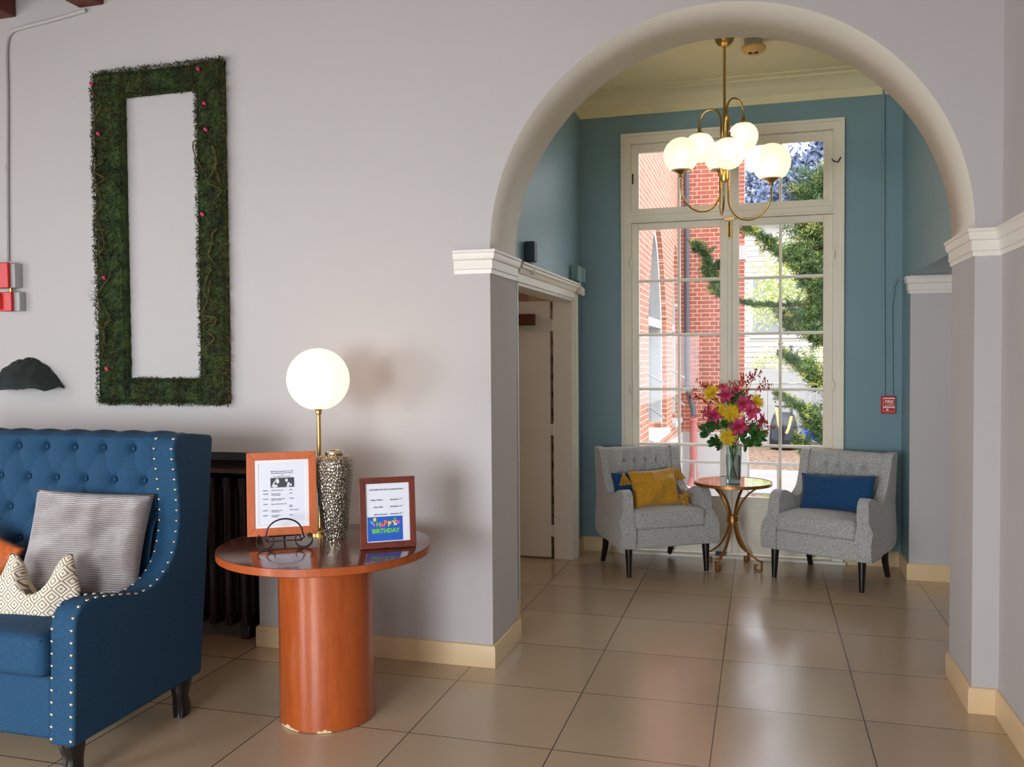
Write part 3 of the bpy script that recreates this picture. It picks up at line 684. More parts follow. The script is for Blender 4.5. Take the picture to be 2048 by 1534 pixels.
pt = MB(); pt.box((2.2, 23.0, -1.1), (3.5, 23.4, -.94)); tag(pt.build('bed_edging', M['concrete']), 'low pale concrete block under the blue balls', 'block')

# ================================================================== WALL THINGS
# moss covered frame
mf = thing('moss_frame', 'tall empty rectangular frame covered in green and brown moss hung on wall', 'wall decoration', (-1.79, YF, 2.24))
OX0, OX1, OZT, OZB = -.415, .437, .93, -.935
IX0, IX1, IZT, IZB = -.205, .255, .765, -.782
def inring(x, z):
    return OX0 < x < OX1 and OZB < z < OZT and not (IX0 < x < IX1 and IZB < z < IZT)
for nm, x0, x1, z0, z1 in (('frame_board', OX0+.01, IX0-.005, OZB+.01, OZT-.012), ('frame_board', IX1+.005, OX1-.01, OZB+.01, OZT-.01), ('frame_board', IX0-.005, IX1+.005, OZB+.01, IZB-.005), ('frame_board', IX0-.005, IX1+.005, IZT+.01, OZT-.02)):
    bm_ = MB(); nu, nv = max(3, int((x1-x0)/.02)), max(3, int((z1-z0)/.02))
    def f(u, v, x0=x0, x1=x1, z0=z0, z1=z1):
        x, z = x0+(x1-x0)*u, z0+(z1-z0)*v; e = min(u, 1-u)*nu < .5 or min(v, 1-v)*nv < .5
        h = noise.noise(Vector((x*9, z*9, 1)))*.014 + noise.noise(Vector((x*38, z*38, 2)))*.010
        return Vector((x+noise.noise(Vector((x*30, z*30, 4)))*.006, -.001 if e else -.038-h, z))
    bm_.grid(f, nu, nv); bm_.box((x0+.002, -.03, z0+.002), (x1-.002, -.0005, z1-.002))
    bm_.build(nm, M['moss'], mf, recalc=True)
rm = random.Random(11)
def tufts(n, length, w, mt_, sel, nm):
    f = MB(); k = 0
    while k < n:
        x, z = rm.uniform(OX0, OX1), rm.uniform(OZB, OZT)
        if not inring(x, z) or not sel(x, z): continue
        k += 1
        h = noise.noise(Vector((x*9, z*9, 1)))*.014; q = Vector((x, -.036-h, z))
        d = Vector((rm.gauss(0, 1), rm.gauss(-.7, .6), rm.gauss(0, 1))).normalized()*length*rm.uniform(.5, 1.4)
        if d.y > .02: d.y = -d.y
        s_ = d.cross(Vector((rm.gauss(0,1), rm.gauss(0,1), rm.gauss(0,1)))).normalized()*w
        a = f.bm.verts.new(q-s_); b = f.bm.verts.new(q+s_); c = f.bm.verts.new(q+d); f.bm.faces.new((a, b, c))
    o = f.build(nm, mt_, mf, smooth=False, recalc=False); o['kind'] = 'stuff'
tufts(26000, .016, .0030, M['moss'], lambda x, z: True, 'moss')
tufts(13000, .018, .0032, M['mossbrown'], lambda x, z: noise.noise(Vector((x*6, z*2.2, 8)))+(.25 if x > .2 else (.10 if x < -.3 else -.06)) > -.02, 'brown_moss')
ft = MB()   # stringy wisps along edges
for _ in range(420):
    sd = rm.random(); z = rm.uniform(OZB, OZT-.05)
    x = rm.choice([OX0, OX0, OX1, IX1, OX1]); dr_ = -1 if x in (OX0, IX1) else 1
    if x == IX1 and not IZB < z < IZT: continue
    P0 = Vector((x-dr_*.01, -.03, z)); L = rm.uniform(.012, .035)
    if abs(z+.30) < .05 and x == OX0: L *= 2.2
    P1 = P0+Vector((dr_*L*.5, -.006, rm.uniform(-.015, .02))); P2 = P0+Vector((dr_*L*.9, -.004, rm.uniform(-.03, .03)))
    ft.tube([P0, P1, P2], [.0016, .0012, .0004], 4, cap=False)
ft.build('wisps', M['mossbrown'], mf)['kind'] = 'stuff'
for x, z in ((-.40, .86), (-.36, .58), (-.34, -.22), (-.335, -.73), (.29, .875), (.325, .69), (.33, .55), (.30, .10)):
    bb = MB(); bb.ball((x, -.055, z), .010, 8, (1,.7,1)); bb.ball((x+.01, -.057, z-.008), .008, 8); bb.build('dried_flower', M['lily'], mf)
vi = MB()
for k in range(16):
    x = rm.choice([-.36, -.33, .34, .38, .30]); z = rm.uniform(-.8, .7); P_ = [(x+rm.uniform(-.05, .05), -.056-rm.uniform(0, .012), z+i*rm.uniform(.04, .07)) for i in range(5)]
    vi.tube(catmull(P_, 4), .0035, 5)
vi.build('vines', M['mossbrown'], mf)

# conduit and fire devices on the left
cd_ = MB(); cd_.tube(catmull([(-2.84, YF-.011, 2.14), (-2.83, YF-.011, 2.6), (-2.815, YF-.011, 3.1), (-2.81, YF-.011, 3.38), (-2.775, YF-.011, 3.455), (-2.70, YF-.011, 3.475), (-2.45, YF-.011, 3.50), (-2.25, YF-.011, 3.525)], 6), .011, 10)
cd_.tube([(-2.833, YF-.011, 2.66), (-2.832, YF-.011, 2.70)], .015, 10)
tag(cd_.build('conduit', M['wall']), 'thin painted metal conduit running down wall to the red alarm box', 'conduit')
t = thing('fire_alarm_horn', 'grey wall box with flat red front plate at the left edge', 'fire alarm', (-2.83, YF, 2.05))
MB().box((-.14, -.055, -.07), (.085, 0, .07)).build('back_box', M['greybox'], t, bevel=.004)
MB().box((-.2, -.075, -.072), (.055, -.055, .075)).build('front_plate', M['red'], t, bevel=.004)
tag(MB().tube([(-2.80, YF-.03, 1.985), (-2.80, YF-.03, 1.955)], .012, 8).build('conduit_connector', M['brass']), 'short brass connector between the two red alarm devices', 'connector')
t = thing('fire_alarm_strobe', 'small red strobe with clear lens below the red plate', 'fire alarm', (-2.80, YF, 1.90))
MB().box((-.055, -.045, -.055), (.075, 0, .055)).build('back_box', M['greybox'], t, bevel=.004)
MB().box((-.075, -.065, -.056), (.035, -.045, .056)).build('front_plate', M['red'], t, bevel=.004)
MB().box((-.075, -.092, -.045), (-.04, -.064, .052)).build('strobe_lens', M['lens'], t, bevel=.006)
# dark leaf like wall planter
lf = MB()
def f(u, v):
    a = PI*u; r = 1+.06*noise.noise(Vector((u*6, v*4, 0)))
    x = -math.cos(a)*v*.235*r; y = -math.sin(a)*v*.21*r; z = .165*(1-v**2.1)*r
    return Vector((x, y, z + .016*noise.noise(Vector((u*9, v*7, 3))) + .006*noise.noise(Vector((u*25, v*20, 7)))))
lf.grid(f, 40, 16); o = lf.build('leaf_wall_sconce', M['darkleaf'], recalc=False); o.location = (-2.70, YF-.002, 1.395)
md = o.modifiers.new('solid', 'SOLIDIFY'); md.thickness = .006
tag(o, 'dark domed leaf-like wall shade with ragged flat bottom edge above the sofa', 'wall shade')

# fire alarm pull and conduits by the back corner
t = thing('fire_alarm_pull_station', 'small red and white fire alarm pull station on teal wall', 'fire alarm', (2.297, YW, 1.19))
MB().box((-.048, -.035, -.064), (.048, 0, .064)).build('body', M['red'], t, bevel=.004)
MB().box((-.036, -.039, -.050), (.044, -.034, .052)).build('face', M['ink_whi'], t)
MB().box((-.034, -.041, -.012), (.042, -.038, .044)).build('pull_handle', M['red'], t)
MB().box((-.034, -.041, -.048), (.042, -.038, -.022)).build('lower_plate', M['red'], t)
text('lettering', 'FIRE', .032, (.004, -.042, .012), (PI/2, 0, 0), M['ink_whi'], t, 'CENTER', bold=.0008)
text('lettering', 'ALARM', .018, (.004, -.042, -.007), (PI/2, 0, 0), M['ink_whi'], t, 'CENTER')
MB().ball((-.008, -.041, -.035), .010, 10, (1,.2,.8)).build('emblem', M['ink_whi'], t)
tag(MB().tube([(2.272, YW-.01, 1.255), (2.262, YW-.01, 2.4), (2.258, YW-.01, 3.5)], .009, 8).build('conduit', M['teal']), 'teal painted conduit rising from the pull station to the crown moulding', 'conduit')
tag(MB().tube([(2.325, YW-.01, 1.255), (2.318, YW-.01, 1.9), (2.335, YW-.012, 2.06), (2.36, YW-.012, 2.10)], .009, 8).build('conduit', M['teal']), 'short teal conduit right of the long one bending to the corner trim', 'conduit')

# smoke detector
t = thing('smoke_detector', 'yellowed round smoke detector on alcove ceiling right of chandelier', 'smoke detector', (1.355, 2.68, HC))
MB().box((-.055, -.05, -.045), (.055, .05, 0)).build('mounting_box', M['greybox'], t, bevel=.006)
MB().lathe([(0, -.095), (.035, -.095), (.05, -.085), (.075, -.07), (.082, -.055), (.078, -.045), (0, -.045)], 32).build('detector_body', M['rust'], t)
MB().box((-.03, -.04, -.097), (-.004, -.02, -.088)).box((.004, -.04, -.097), (.03, -.02, -.088)).build('vent', M['iron'], t)
MB().tube([(.05, 0, -.012), (.30, .05, -.008), (.75, .1, -.006)], .006, 6).build('cable', M['ceil'], t)

# chandelier
CX, CY = 1.178, 2.50
ch = thing('chandelier', 'brass six-arm chandelier with frosted globes hanging in the arch alcove', 'chandelier', (CX, CY, HC))
MB().lathe([(0, -.085), (.022, -.085), (.035, -.078), (.055, -.055), (.066, -.02), (.068, 0), (0, 0)], 36).build('ceiling_canopy', M['brass'], ch)
MB().tube([(0,0,-.08), (0,0,-.62), (0,0,-.93)], [.0085,.0085,.0105], 14).lathe([(.011,-.62), (.013,-.60), (.011,-.58)], 14, cap=False).build('pole', M['brass'], ch)
MB().lathe([(0,-.965), (.006,-.965), (.010,-.95), (.030,-.945), (.034,-.935), (.034,-.88), (.030,-.875), (0,-.875)], 24).build('hub', M['brass'], ch)
def globe_unit(ang, rho, zc, Rg, upface, lab=None):
    dx, dy = math.cos(ang), math.sin(ang); gx, gy, gz = dx*rho, dy*rho, zc-HC
    a = MB()
    if upface:
        zb = gz-Rg-.035; lowz = zb-.16
        P_ = [(dx*.026, dy*.026, -.885), (dx*.028, dy*.028, -.98)] 
        r_ = (rho-.028)/2; zc_ = max(lowz+.0, -1.6); cz = min(-.99, zb-.03); 
        P_ = [(dx*.028, dy*.028, -.885)] + [(dx*(.028+r_*(1-math.cos(t))), dy*(.028+r_*(1-math.cos(t))), cz-math.sin(t)*r_*1.08) for t in [PI*i/18 for i in range(19)]] + [(gx, gy, zb)]
        a.tube(P_, .0068, 10)
        cup = [(.0, -.040), (.012, -.040), (.012, -.018), (.018, -.012), (.045, .004), (.058, .012), (.0, .012)]
        zz = gz-Rg+.012
        bulbz = gz-Rg+.05*1.6
    else:
        zt = gz+Rg+.035; r_ = (rho-.02)/2; cz = zt+.02
        P_ = [(dx*.022, dy*.022, -.93)] + [(dx*(.022+r_*(1-math.cos(t))), dy*(.022+r_*(1-math.cos(t))), cz+math.sin(t)*r_*1.15) for t in [PI*i/18 for i in range(19)]] + [(gx, gy, zt)]
        a.tube(P_, .0068, 10)
        cup = [(.0, .040), (.012, .040), (.012, .018), (.018, .012), (.04, .0), (.050, -.010), (.0, -.010)]
        zz = gz+Rg-.010
        bulbz = gz+Rg-.05*1.6
    arm = a.build('arm', M['brass'], ch)
    MB().lathe(cup, 28, (gx, gy, zz)).build('globe_cap', M['brass'], ch)
    g = MB(); s_ = -1 if upface else 1
    prof = [(Rg*math.sin(t), s_*Rg*math.cos(t)) for t in [.48+(PI-.48)*i/24 for i in range(25)]]
    g.lathe(prof, 40, (gx, gy, gz), cap=False); g.build('globe', M['globe'], ch, smooth='all')
    MB().ball((gx, gy, bulbz), .024, 14, (1,1,1.3)).build('bulb', M['bulb'], ch, smooth='all')
    lamp('chandelier_bulb_light', 'POINT', (CX+gx, CY+gy, HC+gz-s_*0.0), 1.1, (1, .82, .55), shadow_soft_size=.03)
D = math.radians
globe_unit(D(213), .31, 2.825, .112, True); globe_unit(D(-24), .315, 2.752, .118, True); globe_unit(D(98), .29, 2.90, .105, True)
globe_unit(D(165), .165, 2.915, .098, False); globe_unit(D(-80), .19, 2.815, .100, False); globe_unit(D(48), .17, 2.985, .096, False)

# ================================================================== RADIATOR
rd = thing('radiator', 'dark cast iron column radiator in wall niche behind the round table', 'radiator', (-2.0, .98, 0))
for i in range(17):
    x = -.95+i*.10; c = MB()
    for y in (-.08, .0, .08): c.tube([(x, y, .08), (x, y, .86)], [.024, .024], 10)
    c.box((x-.022, -.10, .84), (x+.022, .10, .90)); c.box((x-.022, -.10, .07), (x+.022, .10, .12)); c.build('radiator_section', M['darkrad'], rd, bevel=.006)
for x in (-.95, .65):
    MB().box((x-.03, -.09, 0), (x+.03, .09, .08)).build('foot', M['darkrad'], rd, bevel=.01)
tag(MB().box((-3.08, .84, .93), (-1.215, 1.215, .955)).build('radiator_shelf', mat('shelf_brown', srgb(84,62,48), .5), bevel=.003), 'brown shelf board above the radiator inside the niche', 'shelf')
MB_ = MB(); MB_.prism([(.84, .955), (.84, 1.03), (1.1, 1.03), (1.1, .955)], 'x', -1.26, -1.215); tag(MB_.build('shelf_bracket', M['base']), 'small beige wedge bracket at the right end of niche shelf', 'bracket')

# ================================================================== BLUE SOFA
sf = thing('sofa', 'navy teal high-back tufted sofa with nailhead trim and black legs', 'sofa', (0, 0, 0))
BL = M['bluesofa']
arm_prof = [(-.768,.155),(-.762,.30),(-.757,.45),(-.752,.58),(-.742,.625),(-.720,.652),(-.690,.666),(-.640,.667),(-.58,.658),(-.487,.640),(-.41,.622),(-.35,.626),(-.29,.645),(-.235,.682),(-.198,.725),(-.172,.785),(-.156,.85),(-.151,.92),(-.156,1.0),(-.166,1.08),(-.178,1.15),(-.176,1.195),(-.160,1.222),(-.13,1.235)]
arm_full = arm_prof+[(-.05,1.233),(.085,1.216),(.098,1.20),(.055,.80),(.02,.50),(-.014,.19),(-.02,.169)]
for x0, x1 in ((-1.09, -.98), (-3.02, -2.91)):
    MB().prism(arm_full, 'x', x0, x1).build('arm_panel', BL, sf, bevel=.010, seg=3)
# backrest with tufting
SX0, SX1 = -2.912, -1.088
def back(u, v):
    x = SX0+(SX1-SX0)*u
    if v < .86:
        t = v/.86; z = .47+(1.205-.47)*t; y = -.255+(.155)*t
        X = (x+1.10)/.155; Z = (z-1.165)/.135
        a, b = X+Z/2, X-Z/2
        h = (abs(math.sin(PI*a))*abs(math.sin(PI*b)))
        amp = min(1, max(0, (1.24-z)/.05))
        zk = round(Z); off = 0 if zk % 2 == 0 else .5; xk = round(X-off)+off
        rr = math.hypot((X-xk)*.155, (Z-zk)*.135)
        dim = .028*math.exp(-(rr/.016)**2) + .012*math.exp(-(rr/.045)**2) if zk <= 0 else 0
        y += (.004-.011*min(1, h**.5))*amp + dim*.9
        if z > 1.165: # pleats above first row
            q = abs((X-round(X))*.155); y += .010*math.exp(-(q/.012)**2)*(1-(z-1.165)/.06)
        return Vector((x, y, z))
    t = (v-.86)/.14*PI*.75; sc_ = .004*math.cos(2*PI*(x+1.10)/.155)
    return Vector((x, -.100+.09*(1-math.cos(t)), 1.205+.030*math.sin(t)-sc_*math.sin(t)))
mb = MB(); mb.grid(back, 300, 110); mb.build('backrest', BL, sf, recalc=False, smooth='all')
MB().prism([(-.24,.17),(-.22,.46),(-.075,1.15),(-.06,1.215),(.05,1.222),(.088,1.205),(-.015,.17)], 'x', SX0, SX1).build('back_shell', BL, sf)
nb = MB()
for zk in range(0, -5, -1):
    z = 1.165+zk*.135; off = 0 if zk % 2 == 0 else .5; t = (z-.47)/.735; y = -.255+.155*t
    for j in range(0, 13):
        x = -1.10-(j+off)*.155+0
        if x > -1.095 or x < -2.9: continue
        b1 = MB(); b1.ball((x, y+.022, z), .0095, 10, (1,.7,1)); b1.build('button', BL, sf, smooth='all')
MB().box((SX0, -.755, .165), (SX1, -.02, .40)).build('seat_base', BL, sf, bevel=.015, seg=3)
# seat cushion
def rbox(mb, lo, hi, r=.04, crown=.015, n=12):
    c0 = [(a+b)/2 for a, b in zip(lo, hi)]; H = [(b-a)/2 for a, b in zip(lo, hi)]
    for ax in range(3):
        for sg in (-1, 1):
            def f(u, v, ax=ax, sg=sg):
                p = [0, 0, 0]; p[ax] = sg; p[(ax+1) % 3] = (u*2-1)*sg; p[(ax+2) % 3] = v*2-1
                p = [math.copysign(abs(k)**.7, k) if i != ax else k for i, k in enumerate(p)]
                P_ = Vector([k*h for k, h in zip(p, H)]); c = Vector([max(-h+r, min(h-r, k)) for h, k in zip(H, P_)])
                d = P_-c
                if d.length > 1e-9: P_ = c+d.normalized()*min(r, d.length)
                P_.z += crown*(1-p[0]**2)*(1-p[1]**2)*(p[2] if p[2] > 0 else 0)
                return P_+Vector(c0)
            mb.grid(f, n*2, n*2)
    mb.weld(1e-5)
    return mb
c = MB(); rbox(c, (-2.0, -.785, .395), (-1.095, -.17, .555), .035, .02); co = c.build('seat_cushion', BL, sf, smooth='all')
c = MB(); rbox(c, (-2.905, -.785, .395), (-2.005, -.17, .555), .035, .02); c.build('seat_cushion', BL, sf, smooth='all')
for x0, x1 in ((-1.995, -1.10),):
    pp = MB(); pp.tube([(x0+.01, -.775, .535), ((x0+x1)/2, -.780, .54), (x1-.01, -.775, .535)], .004, 6); pp.build('piping', BL, co)
# nailheads along the right arm band
def along(P, step):
    out = []; acc = step*.5
    for a, b in zip(P, P[1:]):
        a, b = Vector(a), Vector(b); L = (b-a).length; t = acc
        while t < L:
            out.append((a.lerp(b, t/L), (b-a).normalized())); t += step
        acc = t-L
    return out
dense = [(p.x, p.y) for p in catmull([(a, b, 0) for a, b in arm_prof], 4)]
nails = along([Vector((a, b)) for a, b in dense], .0445)
proto = None
for x in (-1.078, -.992):
    for p, t_ in nails:
        n_ = Vector((0, -t_.y, t_.x)); 
        if proto is None:
            q = MB(); q.lathe([(.0068, -.001), (.0066, .0015), (.0045, .0042), (0, .0052)], 12, cap=False); proto = q.build('nailhead', M['nail'], sf, smooth='all'); o = proto
        else:
            o = proto.copy(); COL.objects.link(o)
        o.location = (x, p.x+n_.y*.001, p.y+n_.z*.001); o.rotation_euler = Vector((0, n_.y, n_.z)).to_track_quat('Z', 'Y').to_euler()
def qleg(x, y, sgn):
    """squat queen anne style leg: square section, bulge at the knee, waist, foot"""
    mb = MB(); pr = [(0,.040,0),(.02,.046,.006),(.045,.046,.004),(.09,.040,-.004),(.125,.050,.0),(.15,.056,.004),(.172,.056,.0)]
    rings = []
    for z, h, o_ in pr:
        pts = []
        for k in range(16):
            a = 2*PI*k/16; c_, s_ = math.cos(a), math.sin(a); e = .35
            pts.append(mb.bm.verts.new((x+h*.62*math.copysign(abs(c_)**e, c_), y+o_*-sgn+h*.72*math.copysign(abs(s_)**e, s_), z)))
        rings.append(pts)
    for a, b in zip(rings, rings[1:]):
        for k in range(16): mb.bm.faces.new((a[k], a[(k+1) % 16], b[(k+1) % 16], b[k]))
    mb.bm.faces.new(rings[0]); mb.bm.faces.new(rings[-1]); mb.build('leg', M['black'], sf)
for x in (-1.03, -2.96):
    qleg(x, -.72, 1); qleg(x, -.095, -1)
# sofa pillows
def place(o, loc, rot): o.location = loc; o.rotation_euler = rot; return o
o = pillow(.50, .44, .13, seed=1, wr=.014, pull=.05, n=30).build('throw_pillow', M['silver_satin'], smooth='all')
tag(place(o, (-1.315, -.315, .790), (D(-20), D(3), D(16))), 'large ribbed silver satin throw pillow leaning on sofa back', 'pillow')
t = thing('throw_pillow', 'cream pillow with brown diamond key print and dented top edge', 'pillow', (-1.345, -.545, .655), rot=(D(-14), D(0), D(12)))
fr = pillow(.37, .275, .11, seed=5, notch=.56, pull=.05, n=30)
for v in fr.bm.verts: v.co.x *= 1-.36*max(0, v.co.z/.16)
pb = fr.build('pillow_cover', [M['diamond'], M['cream_fabric']], t, smooth='all')
for p in pb.data.polygons:
    if p.center.y > .0: p.material_index = 1
o = pillow(.44, .42, .12, seed=9, pull=.06).build('throw_pillow', M['orangesatin'], smooth='all')
tag(place(o, (-1.90, -.40, .655), (D(-22), D(22), D(0))), 'orange satin throw pillow cut off at left edge of the view', 'pillow')

# ================================================================== ROUND CHERRY TABLE
tb = thing('pedestal_table', 'round cherry wood table with thick drum pedestal base', 'table', (-.416, .085, 0))
MB().lathe([(.203, .004), (.203, .716)], 72).build('pedestal', M['cherry'], tb, bevel=0)
tt = MB(); tt.lathe([(.452, .715), (.456, .718), (.456, .748)], 96); tt.build('tabletop_edge', M['cherry'], tb)
MB().lathe([(.4545, .7482), (.4555, .7495), (.453, .7502)], 96).build('tabletop', M['cherrytop'], tb)
ch_ = MB()
rr_ = random.Random(4)
for a0, a1, hm in ((228, 262, .016), (285, 302, .012)):
    n_ = 14; up_ = []; lo_ = []
    for i in range(n_+1):
        a = D(a0+(a1-a0)*i/n_); r = .2042; h = .003+hm*rr_.random()*math.sin(PI*i/n_)
        lo_.append(ch_.bm.verts.new((r*math.cos(a), r*math.sin(a), .002))); up_.append(ch_.bm.verts.new((r*math.cos(a), r*math.sin(a), .004+h)))
    for i in range(n_): ch_.bm.faces.new((lo_[i], lo_[i+1], up_[i+1], up_[i]))
ch_.build('chipped_edge', mat('chipped_veneer', srgb(214,186,140), .8, var=.3), tb)

# globe lamp
lm = thing('table_lamp', 'brass table lamp with large glowing white glass globe', 'lamp', (-.573, .33, .7505))
MB().lathe([(.062, 0), (.062, .008), (.058, .012), (.02, .016), (.0, .016)], 40).build('lamp_base', M['brass'], lm)
MB().tube([(0,0,.01), (0,0,.55)], .0095, 14).lathe([(.0098,.545), (.014,.55), (.014,.565), (.018,.57), (.045,.58), (.050,.586), (0,.586)], 32).build('pole', M['brass'], lm)
g = MB(); g.lathe([(.1435*math.sin(t), -.1435*math.cos(t)) for t in [.30+(PI-.30)*i/30 for i in range(31)]], 48, (0,0,.7095), cap=True); g.build('globe', M['lampglobe'], lm, smooth='all')
lamp('table_lamp_light', 'POINT', (-.573, .32-.0, 1.46+.0), 0.01, (1,.7,.4), shadow_soft_size=.14)

# hammered vase
hv = thing('vase', 'hammered silver metal vase on round table behind the framed schedule', 'vase', (-.447, .235, .7505))
pr = catmull([(.053,0,0),(.056,0,.03),(.066,0,.10),(.076,0,.20),(.083,0,.28),(.084,0,.33),(.080,0,.352),(.068,0,.366),(.04,0,.372)], 5)
MB().lathe([(p.x, p.z) for p in pr], 72, cap=False).build('vase_body', M['hammered'], hv, smooth='all')
MB().lathe([(.034,.368),(.040,.370),(.0405,.388),(.038,.391),(.033,.390),(.031,.37),(.030,.30)], 48, cap=False).build('rim', mat('polished_silver', srgb(220,205,185), .18, 1), hv, smooth='all')

# framed schedule on easel
def pic_frame(name, label, loc, rz, tilt, w, h, bar, dep, mt_, group=None):
    t = thing(name, label, 'picture frame', loc, rot=(D(-tilt), 0, rz))
    f = MB()
    for poly in ([(-w/2,0),(w/2,0),(w/2-bar,bar),(-w/2+bar,bar)], [(-w/2,h),(w/2,h),(w/2-bar,h-bar),(-w/2+bar,h-bar)], [(-w/2,0),(-w/2+bar,bar),(-w/2+bar,h-bar),(-w/2,h)], [(w/2,0),(w/2-bar,bar),(w/2-bar,h-bar),(w/2,h)]):
        f.prism(poly, 'y', -dep/2, dep/2)
    f.build('frame_moulding', mt_, t, bevel=.0015)
    MB().box((-w/2+.004, dep/2-.004, .004), (w/2-.004, dep/2, h-.004)).build('backing_board', M['iron'], t)
    return t
RZ = D(31)
f1 = pic_frame('picture_frame', 'orange wood framed schedule with black and white photo on table', (-.606, .052, .786), RZ, 5, .296, .362, .034, .018, M['orangewood'])
MB().box((-.117, .0, .03), (.117, .004, .332)).build('mat_board', M['matboard'], f1)
MB().box((-.1, -.0045, .047), (.1, .0005, .312)).build('page', M['paper'], f1)
mo = MB()   # raised mat window opening
for lo, hi in (((-.117,-.006,.03),(-.099,-.0,.332)), ((.099,-.006,.03),(.117,-.0,.332)), ((-.099,-.006,.03),(.099,-.0,.046)), ((-.099,-.006,.314),(.099,-.0,.332))): mo.box(lo, hi)
mo.build('mat_border', M['matboard'], f1)
ph = MB().box((-.048, -.0058, .208), (.052, -.0046, .250)).build('photograph', mat('photo_dark', (.05,.05,.05), .6), f1)
q = MB()
def disc(mb, cx_, cz_, rx, rz_, y=-.0062, n=14):
    mb.bm.faces.new([mb.bm.verts.new((cx_+rx*math.cos(2*PI*i/n), y, cz_+rz_*math.sin(2*PI*i/n))) for i in range(n)])
disc(q, -.018, .234, .007, .009); disc(q, .020, .238, .006, .0075); disc(q, -.03, .215, .013, .006); 
q.bm.faces.new([q.bm.verts.new(v) for v in ((-.046,-.0062,.209),(-.034,-.0062,.232),(-.022,-.0062,.246),(-.012,-.0062,.246),(-.026,-.0062,.238),(-.034,-.0062,.220))])
q.bm.faces.new([q.bm.verts.new(v) for v in ((.020,-.0062,.209),(.024,-.0062,.228),(.034,-.0062,.230),(.030,-.0062,.209))]); disc(q, .038, .218, .005, .005)
q.build('photo_figures', M['paper'], ph, recalc=False, smooth=False)
def tx(s, x, z, sz, par, al='LEFT', mt_=None, **k): return text('lettering', s, sz, (x, -.0062, z), (PI/2, 0, 0), mt_ or M['ink'], par, al, **k)
tx('Wednesday, September 21, 2022', 0, .276, .0072, f1, 'CENTER'); tx('Movie Matinee Cinema Classics', 0, .268, .0072, f1, 'CENTER'); tx('and', 0, .261, .006, f1, 'CENTER'); tx('Our  Weekly  Event  Schedule', 0, .2535, .006, f1, 'CENTER')
for z, a, b, c in ((.194, '9:30AM', 'Coffee and Games', 'Salon'), (.179, '10:00AM', 'Chair Exercise', 'Salon'), (.173, '', 'with Stephanie', ''), (.157, '10:30AM', 'Sittings in Lobby with', 'Lounge'), (.151, '', 'guests - Tai Chi', ''), (.134, '1:30PM', 'Bingo with prizes for all', ''), (.126, '', '', 'Salon'), (.120, '', '', 'Suite'), (.107, '2:45PM', 'Happy Hour and', 'in the Lounge'), (.101, '', 'live music by', ''), (.085, '7:00PM', 'Evening Movie', 'Salon'), (.079, '', 'Screening', '')):
    for s, x in ((a, -.082), (b, -.046), (c, .030)):
        if s: tx(s, x, z, .0066, f1)
# easel
es = thing('easel_stand', 'black wrought iron table easel with scroll feet holding the orange frame', 'easel', (-.553, -.022, .7505), RZ)
e = MB(); hoop = [(-.088+.0,-.028,.052)]+[(.074*-math.cos(t), -.032, .066+.062*math.sin(t)) for t in [PI*i/20 for i in range(21)]]+[(.088,-.028,.052)]
e.tube(hoop[1:-1], .0034, 8); e.tube([(-.074,-.032,.066), (-.082,-.03,.044), (-.07,-.02,.036)], .0034, 8); e.tube([(.074,-.032,.066), (.082,-.03,.044), (.07,-.02,.036)], .0034, 8); e.build('hoop', M['iron'], es)
e = MB(); e.strip([(-.074,-.01,.031), (.074,-.01,.031)], .012, .005, (0,1,0)); e.strip([(-.066,-.03,.031), (-.066,.10,.031)], .006, .005, (1,0,0)); e.strip([(.066,-.03,.031), (.066,.10,.031)], .006, .005, (1,0,0)); e.tube([(0,.10,.03), (0,.13,.002)], .004, 6); e.tube([(-.066,.1,.031), (.066,.1,.031)], .004, 6)
e.tube([(-.05,.095,.03), (-.05,.13,.32)], .0035, 6); e.tube([(.05,.095,.03), (.05,.13,.32)], .0035, 6); e.tube([(-.05,.11,.16), (.05,.11,.16)], .0035, 6); e.build('ledge', M['iron'], es)
for s_ in (-1, 1):
    e = MB()
    for yo, a0, a1, rr in ((-.05, -235, 40, .036), (-.022, -215, 20, .036)):
        P_ = [(s_*.080+rr*math.cos(D(a))*(-s_), yo+.0*math.sin(D(a)), .0385+rr*math.sin(D(a))) for a in range(a0, a1, 11)]
        e.strip(P_, .011, .0035, (0,1,0))
    e.build('scroll_foot', M['iron'], es, smooth=True)

f2 = pic_frame('picture_frame', 'dark red wood framed birthday notice with blue card on table', (-.113, .071, .7525), D(33), 6, .237, .298, .026, .02, M['redwood'])
MB().box((-.0935, -.002, .025), (.0935, .003, .273)).build('page', M['paper'], f2)
def t2(s, x, z, sz, al='LEFT', mt_=None, **k): return text('lettering', s, sz, (x, -.0032, z), (PI/2, 0, 0), mt_ or M['inkblack'], f2, al, **k)
t2('SEPTEMBER BIRTHDAY CELEBRATIONS!', -.004, .243, .0082, 'CENTER', shear=.3)
t2('Marge Williams', -.072, .200, .0085, shear=.4); t2('September 17', .010, .200, .0085, shear=.4); t2('th', .062, .204, .005, shear=.4)
t2('Betty Miller', -.060, .170, .0085, shear=.4); t2('September 22', .010, .170, .0085, shear=.4); t2('nd', .062, .174, .005, shear=.4)
t2('Alfred Schneider', -.060, .139, .0085, shear=.4); t2('September 26', .010, .139, .0085, shear=.4); t2('th', .062, .143, .005, shear=.4)
cdp = MB().box((-.086, -.0036, .030), (.062, -.0025, .132)).build('birthday_card', M['bdayblue'], f2)
cols = ['ink_grn', 'ink_org', 'ink_yel', 'ink_yel', 'ink_yel']
for s, x, z, cc, sz in [('H',-.050,.092,'ink_grn',.026),('A',-.034,.088,'ink_pnk',.026),('P',-.018,.094,'ink_org',.030),('P',.000,.091,'ink_yel',.028),('Y',.018,.094,'ink_yel',.028)]:
    text('lettering', s, sz, (x, -.0042, z), (PI/2, 0, 0), M[cc], cdp, 'LEFT', bold=.0012)
